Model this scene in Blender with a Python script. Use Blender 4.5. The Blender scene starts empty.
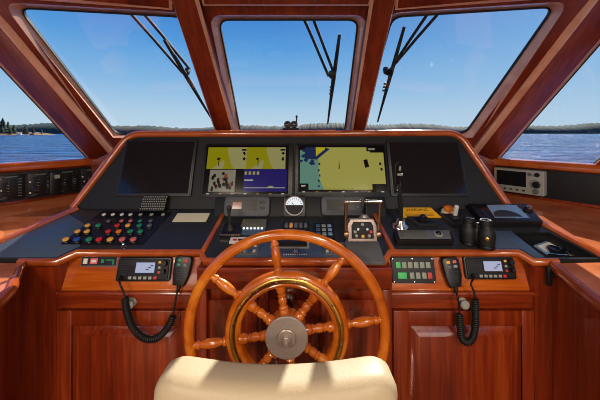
import bpy, bmesh, math, random
from mathutils import Vector as V, Matrix
random.seed(4)
SC = bpy.context.scene
COL = SC.collection
PI = math.pi

# ------------------------------------------------------------------ camera geometry
CAM = V((0.065, 0.0, 1.40)); FPX = 300.0; CX, CY = 304.0, 133.0
def ray(px, py): return V(((px-CX)/FPX, 1.0, (CY-py)/FPX))
def U(px, py, D): return CAM + ray(px, py)*D
def hit(px, py, o, n):
    r = ray(px, py); return CAM + r*((o-CAM).dot(n)/r.dot(n))
def mir(p): return V((-p.x, p.y, p.z))

class Plane:
    def __init__(s, o, u, v):
        s.o = V(o); s.u = V(u).normalized(); v = V(v); v = v-s.u*v.dot(s.u); s.v = v.normalized()
        s.n = s.u.cross(s.v).normalized()
    def at(s, px, py): return hit(px, py, s.o, s.n)
    def ab(s, px, py):
        d = s.at(px, py)-s.o; return d.dot(s.u), d.dot(s.v)
    def M(s, a, b, h=0.0):
        p = s.o+s.u*a+s.v*b+s.n*h
        return Matrix(((s.u.x, s.v.x, s.n.x, p.x), (s.u.y, s.v.y, s.n.y, p.y), (s.u.z, s.v.z, s.n.z, p.z), (0, 0, 0, 1)))
    def px(s, x, y, h=0.0):
        a, b = s.ab(x, y); return s.M(a, b, h)
    def rect(s, x0, y0, x1, y1, h=0.0):
        xm, ym = (x0+x1)/2, (y0+y1)/2
        a0 = s.ab(x0, ym)[0]; a1 = s.ab(x1, ym)[0]; b1 = s.ab(xm, y0)[1]; b0 = s.ab(xm, y1)[1]
        return s.M((a0+a1)/2, (b0+b1)/2, h), a1-a0, b1-b0

# ------------------------------------------------------------------ materials
def lin(c): return tuple((x/255/12.92 if x/255 <= .04045 else ((x/255+.055)/1.055)**2.4) for x in c)
MATS = {}
def mat(name, rgb, rough=.5, metal=0., spec=.5, coat=0., emit=None, es=1., bump=0., bscale=60., noise=0.):
    m = bpy.data.materials.new(name); m.use_nodes = True; nt = m.node_tree; b = nt.nodes['Principled BSDF']
    c = (*lin(rgb), 1)
    b.inputs['Base Color'].default_value = c; b.inputs['Roughness'].default_value = rough
    b.inputs['Metallic'].default_value = metal; b.inputs['Specular IOR Level'].default_value = spec
    b.inputs['Coat Weight'].default_value = coat; b.inputs['Coat Roughness'].default_value = .08
    if emit: b.inputs['Emission Color'].default_value = (*lin(emit), 1); b.inputs['Emission Strength'].default_value = es
    tc = nt.nodes.new('ShaderNodeTexCoord'); nz = nt.nodes.new('ShaderNodeTexNoise')
    nz.inputs['Scale'].default_value = bscale; nz.inputs['Detail'].default_value = 4
    nt.links.new(tc.outputs['Object'], nz.inputs['Vector'])
    if noise:
        mx = nt.nodes.new('ShaderNodeMix'); mx.data_type = 'RGBA'
        mx.inputs[6].default_value = tuple(x*(1-noise) for x in c[:3])+(1,); mx.inputs[7].default_value = tuple(min(1, x*(1+noise)) for x in c[:3])+(1,)
        nt.links.new(nz.outputs['Fac'], mx.inputs[0]); nt.links.new(mx.outputs[2], b.inputs['Base Color'])
    if bump:
        bp = nt.nodes.new('ShaderNodeBump'); bp.inputs['Strength'].default_value = bump; bp.inputs['Distance'].default_value = .002
        nt.links.new(nz.outputs['Fac'], bp.inputs['Height']); nt.links.new(bp.outputs['Normal'], b.inputs['Normal'])
    MATS[name] = m; return m
def wood(name, dark, mid, light, scale=(60, 60, 3), rough=.28, coat=.6):
    m = bpy.data.materials.new(name); m.use_nodes = True; nt = m.node_tree; b = nt.nodes['Principled BSDF']
    L = nt.links.new
    tc = nt.nodes.new('ShaderNodeTexCoord'); mp = nt.nodes.new('ShaderNodeMapping'); mp.inputs['Scale'].default_value = scale
    n1 = nt.nodes.new('ShaderNodeTexNoise'); n1.inputs['Scale'].default_value = 1.; n1.inputs['Detail'].default_value = 7; n1.inputs['Distortion'].default_value = .6
    n2 = nt.nodes.new('ShaderNodeTexNoise'); n2.inputs['Scale'].default_value = .16; n2.inputs['Detail'].default_value = 2
    ad = nt.nodes.new('ShaderNodeMix'); ad.inputs[0].default_value = .45
    rp = nt.nodes.new('ShaderNodeValToRGB'); e = rp.color_ramp.elements
    e[0].position = .32; e[0].color = (*lin(dark), 1); e[1].position = .68; e[1].color = (*lin(light), 1)
    x = e.new(.5); x.color = (*lin(mid), 1)
    L(tc.outputs['Object'], mp.inputs['Vector']); L(mp.outputs[0], n1.inputs['Vector']); L(mp.outputs[0], n2.inputs['Vector'])
    L(n1.outputs['Fac'], ad.inputs[2]); L(n2.outputs['Fac'], ad.inputs[3]); L(ad.outputs[0], rp.inputs[0]); L(rp.outputs[0], b.inputs['Base Color'])
    b.inputs['Roughness'].default_value = rough; b.inputs['Coat Weight'].default_value = coat; b.inputs['Coat Roughness'].default_value = .06
    MATS[name] = m; return m
MAH = ((84, 24, 8), (122, 40, 13), (154, 62, 22))
TEAK = ((150, 66, 8), (196, 98, 16), (228, 140, 42))
FASC = ((140, 54, 8), (178, 80, 16), (206, 108, 32))
wood('mahogany_upright', *MAH, scale=(70, 70, 3.5)); wood('mahogany_across', *MAH, scale=(3.5, 60, 70))
wood('mahogany_slant', *MAH, scale=(50, 9, 9), rough=.42, coat=.15); wood('mahogany_counter', (164, 80, 42), (196, 108, 62), (218, 138, 90), scale=(5, 5, 60), rough=.22)
wood('fascia_wood', *FASC, scale=(4, 60, 70)); wood('trim_wood', (140, 56, 16), (174, 80, 26), (200, 104, 42), scale=(9, 9, 9), rough=.2, coat=.9)
wood('wheel_wood', *TEAK, scale=(14, 14, 14), rough=.2, coat=1.)
mat('display_grey', (82, 86, 90), .5, spec=.4)
mat('dash_black', (46, 48, 49), .24, spec=.24, bump=.04, bscale=300)
mat('panel_black', (22, 24, 27), .55, spec=.35, bump=.05, bscale=400)
mat('black_plastic', (18, 18, 20), .38); mat('matte_black', (14, 14, 15), .65); mat('rubber', (12, 12, 13), .55)
mat('grey_plastic', (46, 48, 50), .5, spec=.4); mat('mid_grey', (98, 101, 103), .4); mat('light_grey', (150, 152, 144), .42)
mat('white_plastic', (222, 220, 210), .45); mat('screen_off', (26, 26, 29), .10, spec=.7); mat('screen_dark', (20, 22, 25), .35, spec=.35)
mat('chrome', (205, 200, 192), .16, metal=1.); mat('steel', (186, 172, 164), .42, metal=.55, bump=.15, bscale=90, noise=.15)
mat('brass', (226, 176, 92), .18, metal=1.); mat('dull_brass', (164, 136, 104), .35, metal=1.)
mat('leather', (184, 166, 134), .46, bump=.25, bscale=180, noise=.04)
mat('yellow', (238, 176, 18), .5); mat('orange', (236, 128, 24), .4); mat('red', (206, 44, 40), .4); mat('pink', (214, 106, 98), .4)
mat('green', (36, 140, 96), .4); mat('amber', (236, 176, 70), .4); mat('blue', (36, 84, 170), .4); mat('paper', (226, 218, 184), .6, noise=.05)
mat('key_grey', (140, 150, 136), .5); mat('key_green', (70, 170, 96), .5, emit=(60, 170, 90), es=.25); mat('key_red', (196, 66, 50), .5)
mat('tablet_blue', (124, 158, 190), .18, spec=.7); mat('olive_screen', (96, 96, 78), .3); mat('lens', (18, 22, 34), .06, spec=.9)
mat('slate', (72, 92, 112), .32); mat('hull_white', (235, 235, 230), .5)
wood('glare_wood', (206, 142, 114), (224, 170, 142), (236, 192, 166), scale=(9, 9, 9), rough=.25)  # pale tone paints sun glare onto reveals, bullnoses and board chamfers
mat('ceiling_liner', (120, 52, 24), .4, noise=.1, bscale=8); mat('carpet', (92, 70, 50), .9, bump=.4, bscale=200, noise=.2)
mat('hill_green', (46, 60, 56), .9, noise=.25, bscale=.05); mat('shore_trees', (34, 44, 28), .9, noise=.5, bscale=.1); mat('shore_rock', (120, 92, 70), .9, noise=.3, bscale=.2)
for n, c, s in (('e_olive', (164, 156, 14), .52), ('e_pale', (164, 158, 100), .6), ('e_navy', (30, 24, 104), .62), ('e_white', (200, 200, 190), .8), ('e_black', (6, 6, 8), .5),
                ('e_khaki', (176, 170, 84), .62), ('e_teal', (98, 142, 124), .7), ('e_deep', (30, 50, 96), .5), ('e_yellow', (190, 176, 30), .7), ('e_lilac', (176, 178, 204), .9),
                ('e_photo', (134, 128, 112), .7), ('e_amber', (170, 120, 60), .7), ('e_rust', (126, 60, 40), .8), ('e_led', (235, 240, 250), 1.3), ('e_gauge', (232, 236, 240), 1.0)):
    m = mat(n, (4, 4, 4), .12, emit=c, es=s)
def glass_mat():
    m = bpy.data.materials.new('window_glass'); m.use_nodes = True; nt = m.node_tree; nt.nodes.clear(); L = nt.links.new
    o = nt.nodes.new('ShaderNodeOutputMaterial'); t = nt.nodes.new('ShaderNodeBsdfTransparent'); g = nt.nodes.new('ShaderNodeBsdfGlossy')
    t.inputs[0].default_value = (.95, .97, .98, 1); g.inputs['Roughness'].default_value = .02
    f = nt.nodes.new('ShaderNodeValue'); f.outputs[0].default_value = .035; mx = nt.nodes.new('ShaderNodeMixShader')
    L(f.outputs[0], mx.inputs[0]); L(t.outputs[0], mx.inputs[1]); L(g.outputs[0], mx.inputs[2]); L(mx.outputs[0], o.inputs[0])
    MATS['window_glass'] = m
glass_mat()
def sea_mat():
    m = bpy.data.materials.new('sea_water'); m.use_nodes = True; nt = m.node_tree; b = nt.nodes['Principled BSDF']; L = nt.links.new
    b.inputs['Base Color'].default_value = (*lin((12, 70, 134)), 1); b.inputs['Roughness'].default_value = .22; b.inputs['IOR'].default_value = 1.25
    tc = nt.nodes.new('ShaderNodeTexCoord')
    hs = []
    for sc, (sx, sy) in ((.9, (1, 1.6)), (.12, (1, 2.2)), (.012, (1, 3))):
        mp = nt.nodes.new('ShaderNodeMapping'); mp.inputs['Scale'].default_value = (sc*sx, sc*sy, sc)
        n = nt.nodes.new('ShaderNodeTexNoise'); n.inputs['Scale'].default_value = 1; n.inputs['Detail'].default_value = 5; n.inputs['Roughness'].default_value = .6
        L(tc.outputs['Object'], mp.inputs[0]); L(mp.outputs[0], n.inputs['Vector']); hs.append(n)
    mp = nt.nodes.new('ShaderNodeMapping'); mp.inputs['Scale'].default_value = (.10, .30, 1); n = nt.nodes.new('ShaderNodeTexNoise'); n.inputs['Scale'].default_value = 1; n.inputs['Detail'].default_value = 9; n.inputs['Roughness'].default_value = .75
    L(tc.outputs['Object'], mp.inputs[0]); L(mp.outputs[0], n.inputs['Vector']); rp = nt.nodes.new('ShaderNodeValToRGB'); e = rp.color_ramp.elements
    e[0].position = .36; e[0].color = (*lin((6, 40, 92)), 1); e[1].position = .66; e[1].color = (*lin((46, 112, 178)), 1); L(n.outputs['Fac'], rp.inputs[0]); L(rp.outputs[0], b.inputs['Base Color'])
    b.inputs['Specular IOR Level'].default_value = .18
    nrm = None
    for n, d in ((hs[0], 1.0), (hs[1], 6.), (hs[2], 20.)):
        bp = nt.nodes.new('ShaderNodeBump'); bp.inputs['Strength'].default_value = .9; bp.inputs['Distance'].default_value = d
        L(n.outputs['Fac'], bp.inputs['Height'])
        if nrm: L(nrm.outputs[0], bp.inputs['Normal'])
        nrm = bp
    L(nrm.outputs[0], b.inputs['Normal'])
    MATS['sea_water'] = m
sea_mat()

# ------------------------------------------------------------------ mesh helpers
I4 = Matrix.Identity(4)
def T(x, y, z): return Matrix.Translation((x, y, z))
def frame(p, zdir, xhint=V((1, 0, 0))):
    z = V(zdir).normalized(); x = V(xhint); x = x-z*x.dot(z)
    if x.length < 1e-4: x = V((0, 1, 0)); x = x-z*x.dot(z)
    x.normalize(); y = z.cross(x)
    return Matrix(((x.x, y.x, z.x, p[0]), (x.y, y.y, z.y, p[1]), (x.z, y.z, z.z, p[2]), (0, 0, 0, 1)))
class B:
    """collects shapes into one mesh; self.mi is the current material slot"""
    def __init__(s, *mats): s.bm = bmesh.new(); s.mats = list(mats); s.mi = 0
    def use(s, m):
        if m not in s.mats: s.mats.append(m)
        s.mi = s.mats.index(m); return s
    def _mark(s, fs):
        for f in fs: f.material_index = s.mi; f.smooth = True
    def box(s, c, d, bev=0., M=I4, seg=2):
        t = bmesh.new(); bmesh.ops.create_cube(t, size=1.)
        for v in t.verts: v.co = V((v.co.x*d[0], v.co.y*d[1], v.co.z*d[2]))
        if bev: bmesh.ops.bevel(t, geom=list(t.edges), offset=min(bev, min(d)*.49), segments=seg, profile=.5, affect='EDGES', clamp_overlap=True)
        for v in t.verts: v.co = M @ (v.co+V(c))
        s._merge(t); return s
    def _merge(s, t):
        mp = {}
        for v in t.verts: mp[v] = s.bm.verts.new(v.co)
        for f in t.faces:
            try: g = s.bm.faces.new([mp[v] for v in f.verts]); s._mark([g])
            except ValueError: pass
        t.free()
    def poly(s, pts): 
        f = s.bm.faces.new([s.bm.verts.new(V(p)) for p in pts]); s._mark([f]); return s
    def loft(s, loops, closed=True, cap0=False, cap1=False, wrap=False):
        R = [[s.bm.verts.new(V(p)) for p in l] for l in loops]; n = len(R[0])
        prs = [(R[i], R[i+1]) for i in range(len(R)-1)]
        if wrap: prs.append((R[-1], R[0]))
        for a, b in prs:
            for i in range(n if closed else n-1):
                j = (i+1) % n; s._mark([s.bm.faces.new((a[i], a[j], b[j], b[i]))])
        if cap0: s._mark([s.bm.faces.new(R[0][::-1])])
        if cap1: s._mark([s.bm.faces.new(R[-1])])
        return s
    def prism(s, pts, z0, z1, M=I4, bev=0.):
        t = bmesh.new(); a = [t.verts.new((p[0], p[1], z0)) for p in pts]; b = [t.verts.new((p[0], p[1], z1)) for p in pts]; n = len(pts)
        t.faces.new(a[::-1]); top = t.faces.new(b)
        for i in range(n): t.faces.new((a[i], a[(i+1) % n], b[(i+1) % n], b[i]))
        bmesh.ops.recalc_face_normals(t, faces=t.faces)
        if bev: bmesh.ops.bevel(t, geom=list(top.edges), offset=bev, segments=2, profile=.5, affect='EDGES', clamp_overlap=True)
        for v in t.verts: v.co = M @ v.co
        s._merge(t); return s
    def slab(s, pts, dv):
        """closed solid from a world polygon and an offset vector"""
        dv = V(dv); q = [V(p)+dv for p in pts]
        return s.loft([pts, q], True, True, True)
    def tube(s, pts, r, seg=10, cap=True, closed=False):
        pts = [V(p) for p in pts]; n = len(pts); rs = r if isinstance(r, (list, tuple)) else [r]*n
        up = None; loops = []
        for i, p in enumerate(pts):
            if closed: d = pts[(i+1) % n]-pts[i-1]
            else: d = pts[min(i+1, n-1)]-pts[max(i-1, 0)]
            d.normalize()
            if up is None:
                up = V((0, 0, 1)) if abs(d.z) < .9 else V((0, 1, 0))
            up = up-d*up.dot(d)
            if up.length < 1e-6: up = V((1, 0, 0))-d*d.x
            up.normalize(); w = d.cross(up)
            loops.append([p+(up*math.cos(2*PI*k/seg)+w*math.sin(2*PI*k/seg))*rs[i] for k in range(seg)])
        return s.loft(loops, True, cap and not closed, cap and not closed, wrap=closed)
    def lathe(s, prof, M=I4, seg=24, closed=False):
        """profile of (radius, height) turned about local z"""
        loops = [[M @ V((max(r, 1e-5)*math.cos(2*PI*k/seg), max(r, 1e-5)*math.sin(2*PI*k/seg), h)) for k in range(seg)] for r, h in prof]
        return s.loft(loops, True, not closed, not closed, wrap=closed)
    def cyl(s, p0, p1, r, seg=16, r1=None, bev=0.):
        p0, p1 = V(p0), V(p1); h = (p1-p0).length; r1 = r if r1 is None else r1
        pr = [(r, 0), (r1, h)] if not bev else [(r, 0), (r1, h-bev), (r1-bev, h)]
        return s.lathe(pr, frame(p0, p1-p0), seg)
    def ball(s, c, r, seg=16, sc=(1, 1, 1), M=I4):
        pr = [(r*math.sin(PI*k/10), -r*math.cos(PI*k/10)) for k in range(11)]
        return s.lathe(pr, M @ T(*c) @ Matrix.Diagonal((*sc, 1)), seg)
    def out(s, name, parent=None, angle=38, kind=None, label=None):
        bmesh.ops.remove_doubles(s.bm, verts=s.bm.verts, dist=1e-6)
        bmesh.ops.recalc_face_normals(s.bm, faces=s.bm.faces)
        me = bpy.data.meshes.new(name); s.bm.to_mesh(me); s.bm.free()
        for m in s.mats: me.materials.append(MATS[m])
        me.set_sharp_from_angle(angle=math.radians(angle))
        o = bpy.data.objects.new(name, me); COL.objects.link(o)
        if parent: o.parent = parent
        if kind: o['kind'] = kind
        if label: o['label'] = label
        return o
def tag(o, label, cat, group=None):
    o['label'] = label; o['category'] = cat
    if group: o['group'] = group
    return o
def thing(name, label, cat, M=I4, group=None):
    o = bpy.data.objects.new(name, None); o.empty_display_size = .05; COL.objects.link(o); o.matrix_basis = M
    return tag(o, label, cat, group)
def S(o): o['kind'] = 'structure'; return o
def rquad(pts, r, k=5):
    out = []; n = len(pts)
    for i in range(n):
        p = pts[i]; a = (pts[i-1]-p); b = (pts[(i+1) % n]-p)
        A = p+a.normalized()*min(r, a.length*.45); Bq = p+b.normalized()*min(r, b.length*.45)
        for j in range(k+1):
            t = j/k; out.append(A*(1-t)**2+p*2*t*(1-t)+Bq*t*t)
    return out
def rrect(w, h, r, k=4):
    return [(p.x, p.y) for p in rquad([V((-w/2, -h/2, 0)), V((w/2, -h/2, 0)), V((w/2, h/2, 0)), V((-w/2, h/2, 0))], r, k)]
def lettering(txt, size, M, material, parent, extrude=.0003):
    cu = bpy.data.curves.new('lettering', 'FONT'); cu.body = txt; cu.size = size; cu.extrude = extrude; cu.align_x = 'CENTER'; cu.align_y = 'CENTER'
    cu.materials.append(MATS[material]); t = bpy.data.objects.new('tmp', cu); COL.objects.link(t); bpy.context.view_layer.update()
    me = bpy.data.meshes.new_from_object(t.evaluated_get(bpy.context.evaluated_depsgraph_get())); bpy.data.objects.remove(t); bpy.data.curves.remove(cu)
    o = bpy.data.objects.new('lettering', me); COL.objects.link(o); o.parent = parent; o.matrix_basis = M
    return o

# ------------------------------------------------------------------ windscreen
nC = V((0, 1, .965)).normalized()
GC0 = CAM+V((0, 1.9, 0)); IC0 = CAM+V((0, 1.83, 0))
a_ = hit(178, 20, GC0, nC); c_ = hit(213, 128, GC0, nC); b_ = U(26, 12, (a_-CAM).z/(121/300))
nL = (b_-a_).cross(c_-a_).normalized(); GL0 = a_; IL0 = a_+V((0, -.07, 0))
nR = V((-nL.x, nL.y, nL.z)); GR0 = mir(a_); IR0 = GR0+V((0, -.07, 0))
def window(n, gq, iq, oq, thick, r=.05, seal=.0065, wood_name='mahogany_slant'):
    """frame ring (inner face, reveal, outer face), rubber seal and pane"""
    gl = rquad(gq, r); il = rquad(iq, r*1.15); ol = rquad(oq, .002)
    cen = sum(gq, V((0, 0, 0)))/4; th = V(thick)
    b = B(wood_name, 'glare_wood'); b.loft([ol, il]); b.use('glare_wood').loft([il, gl]); b.use(wood_name).loft([gl, [p+th for p in gl], [p+th for p in ol], ol])
    f = S(b.out(f'window_{n}'))
    nn = (gq[1]-gq[0]).cross(gq[2]-gq[1]).normalized()
    if nn.dot(th) > 0: nn = -nn
    ins = rquad([p+(cen-p).normalized()*seal*1.5 for p in gq], r*.9)
    s = B('rubber'); s.loft([[p+nn*.002 for p in gl], [p+nn*.004 for p in ins], [p-nn*.01 for p in ins], [p-nn*.012 for p in gl]], True, wrap=True).out('seal', f)
    g = B('window_glass'); ins2 = rquad([p+(cen-p).normalized()*seal*.4 for p in gq], r*.9); g.loft([[p-nn*.003 for p in ins2], [p-nn*.007 for p in ins2]], True, True, True).out('glass', f)
    return f
th = (0, .010, .004)
window(2, [hit(*p, GC0, nC) for p in ((218, 19), (359, 19), (345, 133), (240, 133))],
       [hit(*p, IC0, nC) for p in ((209, 15), (367, 15), (350, 135), (234, 135))],
       [hit(*p, IC0, nC) for p in ((182, -26), (392, -26), (358, 146), (224, 146))], th)
window(1, [hit(*p, GL0, nL) for p in ((17, 7), (184, 16), (218, 133), (116, 135))],
       [hit(*p, IL0, nL) for p in ((2, 2), (188, 13), (222, 136), (103, 138))],
       [hit(*p, IL0, nL) for p in ((-30, -22), (194, -22), (228, 146), (90, 146))], th)
window(3, [hit(*p, GR0, nR) for p in ((392, 16), (556, 6), (466, 134), (360, 133))],
       [hit(*p, IR0, nR) for p in ((388, 13), (570, 1), (478, 138), (356, 136))],
       [hit(*p, IR0, nR) for p in ((384, -22), (604, -22), (494, 146), (350, 146))], th)
# mullion cover boards between the panes, headers above them
def board(name, q, o, n, up=.022):
    nn = n if n.y < 0 else -n; o = o+nn*up; pts = [hit(*p, o, n)-nn*up for p in q]
    b = B('mahogany_slant', 'glare_wood'); cen = sum(pts, V((0, 0, 0)))/len(pts)
    A1 = [p+nn*(up-.010) for p in pts]; A2 = []; k = len(pts)
    for i, p in enumerate(pts):
        e0 = (p-pts[i-1]).normalized(); e1 = (pts[(i+1) % k]-p).normalized(); i0 = nn.cross(e0); i0 = i0 if i0.dot(cen-p) > 0 else -i0
        i1 = nn.cross(e1); i1 = i1 if i1.dot(cen-p) > 0 else -i1; A2.append(p+(i0+i1)*.010+nn*up)
    b.loft([[p-nn*.01 for p in pts], A1], True, True, False); b.use('glare_wood').loft([A1, A2]); b.use('mahogany_slant').poly(A2)
    return S(b.out(name))
nMl = (nC+nL).normalized(); nMr = (nC+nR).normalized()
board('trim_1', ((165, -16), (197, -4), (236, 140), (217, 140)), IC0, nC, .045)
board('trim_2', ((371, -4), (400, -16), (364, 140), (350, 140)), IC0, nC, .045)
board('trim_3', ((192, -24), (378, -24), (370, 7), (203, 7)), IC0, nC, .05)
board('trim_4', ((-40, -26), (170, -26), (172, 11), (22, 0)), IL0, nL, .05)
board('trim_5', ((398, -26), (640, -26), (562, -1), (395, 11)), IR0, nR, .05)

# corner posts: a stepped section extruded along the rake
A0 = V((-1.30, 1.85, -.166)); d_ = V((-.107, -.488, .53)); e_ = V((-.574, -.819, 0))
Dl = lambda px, py: (hit(px, py, IL0, nL)-CAM).y
def post_section():
    r = lambda px, D: ray(px, 110)*D
    Di = Dl(84, 110)
    side = A0+d_*.543
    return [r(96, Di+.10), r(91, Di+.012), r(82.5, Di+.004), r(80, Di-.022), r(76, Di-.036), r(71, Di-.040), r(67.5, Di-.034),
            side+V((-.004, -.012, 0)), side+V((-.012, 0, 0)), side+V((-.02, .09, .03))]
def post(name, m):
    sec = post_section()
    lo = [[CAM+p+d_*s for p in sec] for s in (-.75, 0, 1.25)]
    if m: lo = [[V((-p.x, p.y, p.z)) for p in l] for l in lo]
    b = B('mahogany_slant', 'glare_wood'); n = len(sec)
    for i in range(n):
        j = (i+1) % n; b.use('glare_wood' if i in (0, 2, 3, 4) else 'mahogany_slant').loft([[l[i], l[j]] for l in lo], False)
    b.use('mahogany_slant').poly(lo[0]).poly(lo[-1])
    return S(b.out(name, angle=60))
post('trim_6', False); post('trim_7', True)

# side windows, sills and walls (left built, right mirrored)
def side(m):
    f = (lambda p: mir(p)) if m else (lambda p: p)
    W = lambda s, h, o=0.: CAM+A0+e_*s+d_*h+V((-.8, .57, 0))*o      # o: outwards
    s1 = .435
    gq = [f(W(.01, 1.3, .05)), f(W(s1, 1.3, .05)), f(W(s1, -.10, .05)), f(W(.01, -.10, .05))]
    iq = [f(W(0, 1.34)), f(W(s1+.012, 1.34)), f(W(s1+.012, -.06)), f(W(0, -.06))]
    oq = [f(W(-.03, 1.62)), f(W(s1+.16, 1.62)), f(W(s1+.16, -.14)), f(W(-.03, -.14))]
    window(5 if m else 4, gq, iq, oq, f(V((-.014, .01, .004)))-f(V((0, 0, 0))), .03, .008)
    # sill: rounded board along the wall
    sec = [(-.05, .012), (.0, .014), (.018, .010), (.026, -.004), (.024, -.026), (.012, -.034), (-.05, -.034)]
    inw = V((.819, -.574, 0))
    b = B('trim_wood'); b.loft([[f(CAM+A0+e_*s+inw*q+V((0, 0, h))) for q, h in sec] for s in (-.06, .2, .62)], True, True, True)
    S(b.out('trim_9' if m else 'trim_8'))
    # wall below the sill
    b = B('mahogany_across'); p0 = CAM+A0+e_*-.06; p1 = CAM+A0+e_*.62; k = V((-.05, .035, 0))
    b.slab([f(p) for p in (V((p0.x, p0.y, 0)), V((p1.x, p1.y, 0)), p1+V((0, 0, -.02)), p0+V((0, 0, -.02)))], f(k)-f(V((0, 0, 0))))
    S(b.out('wall_front_right' if m else 'wall_front_left'))
    # wall running aft with its window band
    x = p1.x; y1 = p1.y; y0 = -2.6
    b = B('mahogany_upright')
    def bx(ya, yb, za, zb):
        c = f(V((x-.03, (ya+yb)/2, (za+zb)/2))); b.box(c, (.06, yb-ya, zb-za))
    bx(y0, y1, 0, 1.18); bx(y0, y1, 1.86, 2.1); bx(y0, y0+.12, 1.18, 1.86); bx(-.7, -.58, 1.18, 1.86); bx(y1-.12, y1+.02, 1.18, 1.86)
    S(b.out('wall_right' if m else 'wall_left'))
    g = B('window_glass')
    for ya, yb in ((y0+.12, -.7), (-.58, y1-.12)): g.box(f(V((x-.03, (ya+yb)/2, 1.52))), (.006, yb-ya, .68))
    S(g.out('window_7' if m else 'window_6'))
    return x
XW = side(False); side(True); XW = abs(XW)
b = B('ceiling_liner'); b.box((0, -.66, 2.09), (2*XW+.3, 3.9, .06)); S(b.out('ceiling'))
b = B('carpet'); b.box((0, -.3, -.03), (2*XW+.4, 5.0, .06)); S(b.out('floor'))
b = B('mahogany_upright')
for x0, x1, z0, z1 in ((-XW, XW, 0, .7), (-XW, XW, 1.95, 2.1), (-XW, -XW+.2, .7, 1.95), (XW-.2, XW, .7, 1.95), (-.1, .1, .7, 1.95)): b.box(((x0+x1)/2, -2.63, (z0+z1)/2), (x1-x0, .06, z1-z0))
S(b.out('wall_aft'))
g = B('window_glass')
for s in (-1, 1): g.box((s*(XW-.1)/2, -2.63, 1.325), (XW-.3, .006, 1.25))
S(g.out('window_8'))
# roof above the windscreen
b = B('hull_white'); b.box((0, .2, 2.16), (2*XW+.5, 2.45, .07), .02); S(b.out('roof'))

# ------------------------------------------------------------------ console planes
DASH = Plane((0, 1.15, 1.40-.46), (1, 0, 0), (0, math.cos(math.radians(20)), math.sin(math.radians(20))))
PANEL = Plane((0, 1.45, 1.0955), (1, 0, 0), (0, .349, 1))
FAS = Plane((0, 1.135, 1.40-.594), (1, 0, 0), (0, .035, .110))
DOOR = Plane((0, 1.142, .5), (1, 0, 0), (0, 0, 1))
WINGF = Plane((0, 1.10, .5), (1, 0, 0), (0, 0, 1))
CENF = Plane((0, 1.125, .5), (1, 0, 0), (0, 0, 1))

# dash shelf behind the panel up to the glass
b = B('panel_black'); b.slab([V((-.86, 1.60, 1.37)), V((.86, 1.60, 1.37)), V((.98, 1.95, 1.385)), V((-.98, 1.95, 1.385))], (0, 0, -.05)); S(b.out('trim_10'))

b = B('mahogany_across')
for p0, p1, z0, z1 in (((-1.32, 1.87), (-.92, 1.68), 1.2, 1.33), ((-.92, 1.68), (.92, 1.68), 1.33, 1.33), ((.92, 1.68), (1.32, 1.87), 1.33, 1.2)):
    b.slab([V((*p0, 0)), V((*p1, 0)), V((*p1, z1)), V((*p0, z0))], (0, .04, 0))
S(b.out('wall_front'))
# --- instrument panel
ip = thing('helm_dashboard', 'wide black raked instrument panel with varnished wooden edge, carrying four displays', 'dashboard', PANEL.M(0, 0))
def PL(px, py, pl=PANEL): a, bb = pl.ab(px, py); return V((a, bb, 0))
pq = [PL(75, 211), PL(505, 200), PL(457, 136), PL(131, 137)]
pq[0].y = pq[1].y = -.062
b = B('panel_black'); b.prism([(p.x, p.y) for p in pq], -.04, 0.0); b.out('black_panel', ip)
# trim: swept rounded section around three sides
def sweep(bb, pts, sec):
    """mitred sweep of (outward, up) section along an open planar path in xy; outward = left of travel"""
    n = len(pts); loops = []
    for i, p in enumerate(pts):
        d0 = (pts[i]-pts[i-1]).normalized() if i else None; d1 = (pts[i+1]-pts[i]).normalized() if i < n-1 else None
        d0 = d0 or d1; d1 = d1 or d0
        n0 = V((-d0.y, d0.x, 0)); n1 = V((-d1.y, d1.x, 0)); m = (n0+n1).normalized(); m = m/max(.3, m.dot(n0))
        loops.append([p+m*q+V((0, 0, h)) for q, h in sec])
    return bb.loft(loops, True, True, True)
rs = [(0, -.045), (0, .006), (.006, .014), (.020, .017), (.031, .010), (.034, -.004), (.034, -.045)]
pth = [pq[0], *rquad([pq[0], pq[3], pq[2], pq[1]], .05, 5)[6:18], pq[1]]
b = B('trim_wood'); sweep(b, pth, rs); b.out('wooden_edge', ip, 50)

# --- worktop outline on the dash plane
def DL(px, py): a, bb = DASH.ab(px, py); return V((a, bb, 0))
zb = DASH.ab(300, 209.5)[1]
front = [DL(-40, 259), DL(57, 259), DL(77, 250), DL(203, 250), DL(207, 258.5), DL(383, 258.5), DL(388, 250), DL(519, 250), DL(534, 259), DL(652, 259)]
for i in (2, 3, 6, 7): front[i].y = (front[2].y+front[7].y)/2
backL = V((DL(77, 211).x, zb, 0)); backR = V((DL(509, 206).x, zb, 0))
oL = DL(0, 245); oR = V((-oL.x+.01, oL.y, 0))
front[0] = oL+(oL-backL)*((front[1].y-oL.y)/(oL.y-backL.y)); front[-1] = oR+(oR-backR)*((front[1].y-oR.y)/(oR.y-backR.y))
front[0].y = front[1].y; front[-1].y = front[-2].y
wt = thing('helm_worktop', 'glossy black sloping helm worktop with red wooden front bead and dividers', 'worktop', DASH.M(0, 0))
tray = [DL(512, 232.5), DL(549, 232.5), DL(597, 257), DL(546, 257)]
tray[2].y = tray[3].y; tray[0].y = tray[1].y
t = bmesh.new(); ov = [t.verts.new(p) for p in front+[backR, backL]]; iv = [t.verts.new(p) for p in tray]
es = [t.edges.new((ov[i], ov[(i+1) % len(ov)])) for i in range(len(ov))]+[t.edges.new((iv[i], iv[(i+1) % 4])) for i in range(4)]
r = bmesh.ops.triangle_fill(t, use_beauty=True, edges=es)
r = bmesh.ops.extrude_face_region(t, geom=list(t.faces))
for v in [g for g in r['geom'] if isinstance(g, bmesh.types.BMVert)]: v.co.z -= .02
b = B('dash_black'); b._merge(t); b.out('black_top', wt)
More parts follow.
